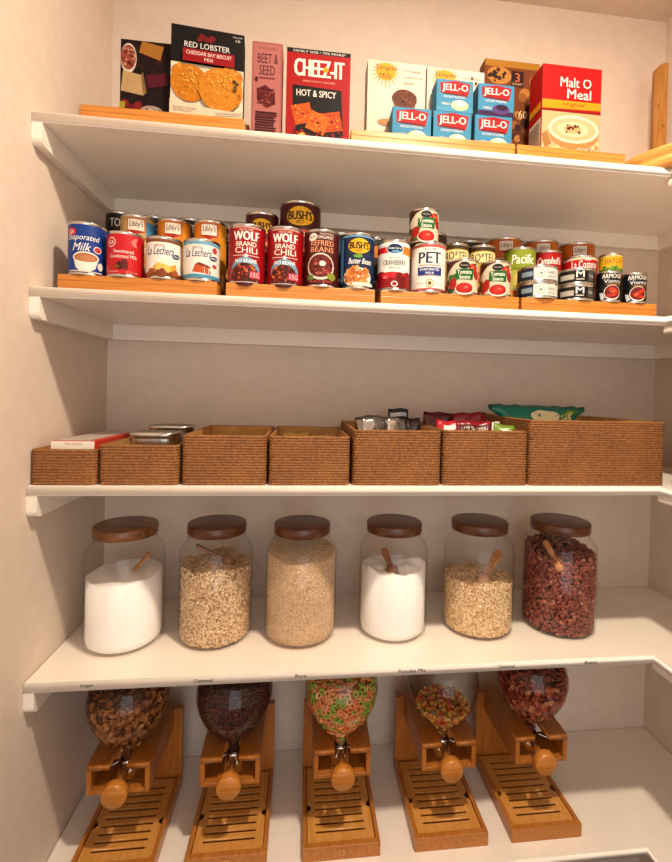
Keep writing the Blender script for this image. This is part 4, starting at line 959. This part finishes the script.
def torus(bm, M, R, r, mi, n=10, m=6):
    rs = []
    for i in range(n):
        a = 2 * PI * i / n; rs.append([bm.verts.new(M @ Vector(((R + r * math.cos(2 * PI * j / m)) * math.cos(a), (R + r * math.cos(2 * PI * j / m)) * math.sin(a), r * math.sin(2 * PI * j / m)))) for j in range(m)])
    for i in range(n):
        for j in range(m):
            f = bm.faces.new((rs[i][j], rs[(i + 1) % n][j], rs[(i + 1) % n][(j + 1) % m], rs[i][(j + 1) % m])); f.material_index = mi; f.smooth = True
def leaf(bm, M, s, mi, rd):
    n = 4; g = [[bm.verts.new(M @ Vector(((i / n - .5) * s * rd.uniform(.9, 1.1), (j / n - .5) * s * .8 * rd.uniform(.9, 1.1), .35 * s * ((i / n - .5) ** 2 + (j / n - .5) ** 2) * 2 - rd.uniform(0, .0012)))) for j in range(n + 1)] for i in range(n + 1)]
    for i in range(n):
        for j in range(n):
            if (i in (0, n - 1)) and (j in (0, n - 1)): continue
            f = bm.faces.new((g[i][j], g[i + 1][j], g[i + 1][j + 1], g[i][j + 1])); f.material_index = mi; f.smooth = True
    for v in [v for row in g for v in row if not v.link_faces]: bm.verts.remove(v)
def cereal(x, top, kind, cols, corec, label, cat, seed, name):
    rd = random.Random(seed); b = bmesh.new(); seg = 32; inset = .010 if kind != 'chunk' else .008
    zs = [.186, .200, .216, .222, .229, .235, .25, .27, .29, .31, .33, .35]; prof = []
    for z in zs:
        if z < top - .006: prof.append((max(.008, bulb_r(z) - inset * (1 if z > .222 else .45)), z))
    prof.append((max(.008, bulb_r(top) - inset - .002), top - .006)); prof.append((.0005, top - .004))
    lathe(b, prof, seg, mi=len(cols))
    sp = {'ring': .0122, 'flakes': .0105, 'chunk': .0072}[kind]
    z = .190
    while z < top:
        R = bulb_r(z) - .0055 if z > .216 else .008
        m = max(4, int(2 * PI * R / sp))
        for i in range(m):
            q = 2 * PI * (i + rd.random() * .6) / m; zz = z + rd.uniform(-.003, .003); Rj = R - rd.uniform(0, .003)
            p = Vector((Rj * math.cos(q), Rj * math.sin(q), zz)); nn = Vector((math.cos(q), math.sin(q), -.5 if z < .26 else 0))
            mi = rd.choices(range(len(cols)), [w for _, w in cols])[0]; M = Mat(p, nn, rd, .55)
            if kind == 'ring': torus(b, M, .0055, .0026, mi, 12, 6)
            elif kind == 'flakes': leaf(b, M, rd.uniform(.011, .016), mi, rd)
            else: grain(b, M, 'chunk', mi, rd)
        z += sp * (.8 if R > .03 else .6)
    for _ in range(int(PI * bulb_r(top) ** 2 / sp ** 2 * 1.3)):
        q, R = rd.uniform(0, 2 * PI), (bulb_r(top) - .008) * math.sqrt(rd.random()); M = Mat(Vector((R * math.cos(q), R * math.sin(q), top + rd.uniform(-.005, .003))), Vector((0, 0, 1)), rd, .6)
        mi = rd.choices(range(len(cols)), [w for _, w in cols])[0]
        if kind == 'ring': torus(b, M, .0055, .0026, mi, 12, 6)
        elif kind == 'flakes': leaf(b, M, rd.uniform(.011, .015), mi, rd)
        else: grain(b, M, 'chunk', mi, rd)
    o = finish(name, b, [flat(c, .5) for c, _ in cols] + [flat(corec, .8)], loc=(x, YC - .005, Z5)); return tag(o, label, cat, kind='stuff')
cereal(DX[0], .345, 'flakes', [('#a86a34', 5), ('#8a4e22', 4), ('#c08448', 2), ('#6a3818', 2)], '#6a3a1c', 'brown cereal flakes in the leftmost dispenser', 'cereal', 71, 'flake_cereal')
cereal(DX[1], .352, 'chunk', [('#4a1c12', 5), ('#38140e', 4), ('#5e2818', 2)], '#2c100a', 'very dark chocolate cereal in the second dispenser', 'cereal', 72, 'chocolate_cereal')
cereal(DX[2], .350, 'ring', [('#f4a064', 6), ('#ee8a4c', 3), ('#9cba48', 4), ('#f8bc8a', 2)], '#c07040', 'orange and green cereal rings in the middle dispenser', 'cereal', 73, 'ring_cereal')
cereal(DX[3], .264, 'chunk', [('#d8903c', 5), ('#c05a30', 4), ('#e0b458', 3), ('#a8242c', 1.5), ('#7a8a38', 1.5)], '#8a5a2c', 'small mixed cereal pieces in the half-full dispenser', 'cereal', 74, 'mixed_cereal')
cereal(DX[4], .340, 'flakes', [('#9c3e24', 5), ('#7a2c1a', 4), ('#b8583a', 3), ('#c88a5c', 1)], '#5c2014', 'reddish-brown flakes in the rightmost dispenser', 'cereal', 75, 'bran_cereal')

# ------------------------------------------------------------------ lamp, added ambient fill, camera
lamp = empty('ceiling_light', (.865, -.945, C)); tag(lamp, 'small round white ceiling light above the pantry, out of frame', 'lamp')
b = bmesh.new(); lathe(b, [(.0005, -.002), (.07, -.002), (.085, -.008), (.085, -.016), (.05, -.02), (.0005, -.02)], 40); finish('light_base', b, WHITE, lamp, smooth=.5)
def light(name, typ, loc, e, c, size=.05, rot=(0, 0, 0), sy=None):
    l = bpy.data.lights.new(name, typ); l.energy = e; l.color = c
    if typ == 'AREA':
        l.size = size
        if sy: l.shape = 'RECTANGLE'; l.size_y = sy
    else: l.shadow_soft_size = size
    o = bpy.data.objects.new(name, l); col.objects.link(o); o.location = loc; o.rotation_euler = rot
    return o
light('ceiling_lamp', 'AREA', (.865, -.945, C - .022), 20, (1, .84, .655), .09).data.shape = 'DISK'
light('ceiling_lamp_globe', 'POINT', (.865, -.945, C - .07), 5.8, (1, .84, .655), .04)
light('doorway_fill', 'AREA', (.775, YB - .02, 1.2), 15, (1, .96, .92), 1.5, (PI / 2, 0, 0), 2.35)  # added area light across the opening, stands in for ambient bounce
wd = bpy.data.worlds.new('w'); sc.world = wd; wd.use_nodes = True
wd.node_tree.nodes['Background'].inputs[0].default_value = (.55, .62, .72, 1); wd.node_tree.nodes['Background'].inputs[1].default_value = .25

cam = bpy.data.cameras.new('camera'); co = bpy.data.objects.new('camera', cam); col.objects.link(co)
P = dict(x=.512137, y=-1.268065, z=1.467809, yaw=.116329, pitch=-.013331, roll=.0241310, f=455.379, px=19.472, py=-30.125)
cy_, sy_ = math.cos(P['yaw']), math.sin(P['yaw']); cp, sp_ = math.cos(P['pitch']), math.sin(P['pitch']); cr_, sr_ = math.cos(P['roll']), math.sin(P['roll'])
fwd = Vector((sy_ * cp, cy_ * cp, sp_)); rt = Vector((cy_, -sy_, 0)); up = rt.cross(fwd)
r2 = cr_ * rt + sr_ * up; u2 = -sr_ * rt + cr_ * up
M = Matrix((r2, u2, -fwd)).transposed().to_4x4(); M.translation = (P['x'], P['y'], P['z']); co.matrix_world = M
cam.sensor_fit = 'HORIZONTAL'; cam.sensor_width = 36; cam.lens = P['f'] / 672 * 36
cam.shift_x = -P['px'] / 672; cam.shift_y = P['py'] / 672; cam.clip_start = .02
sc.camera = co
sc.view_settings.view_transform = 'Standard'; sc.view_settings.look = 'None'; sc.view_settings.gamma = 1; sc.view_settings.use_curve_mapping = False
sc.view_settings.exposure = 0.47
cy = sc.cycles
cy.use_denoising = True; cy.max_bounces = 10; cy.diffuse_bounces = 6; cy.glossy_bounces = 4; cy.transparent_max_bounces = 16; cy.sample_clamp_indirect = 12
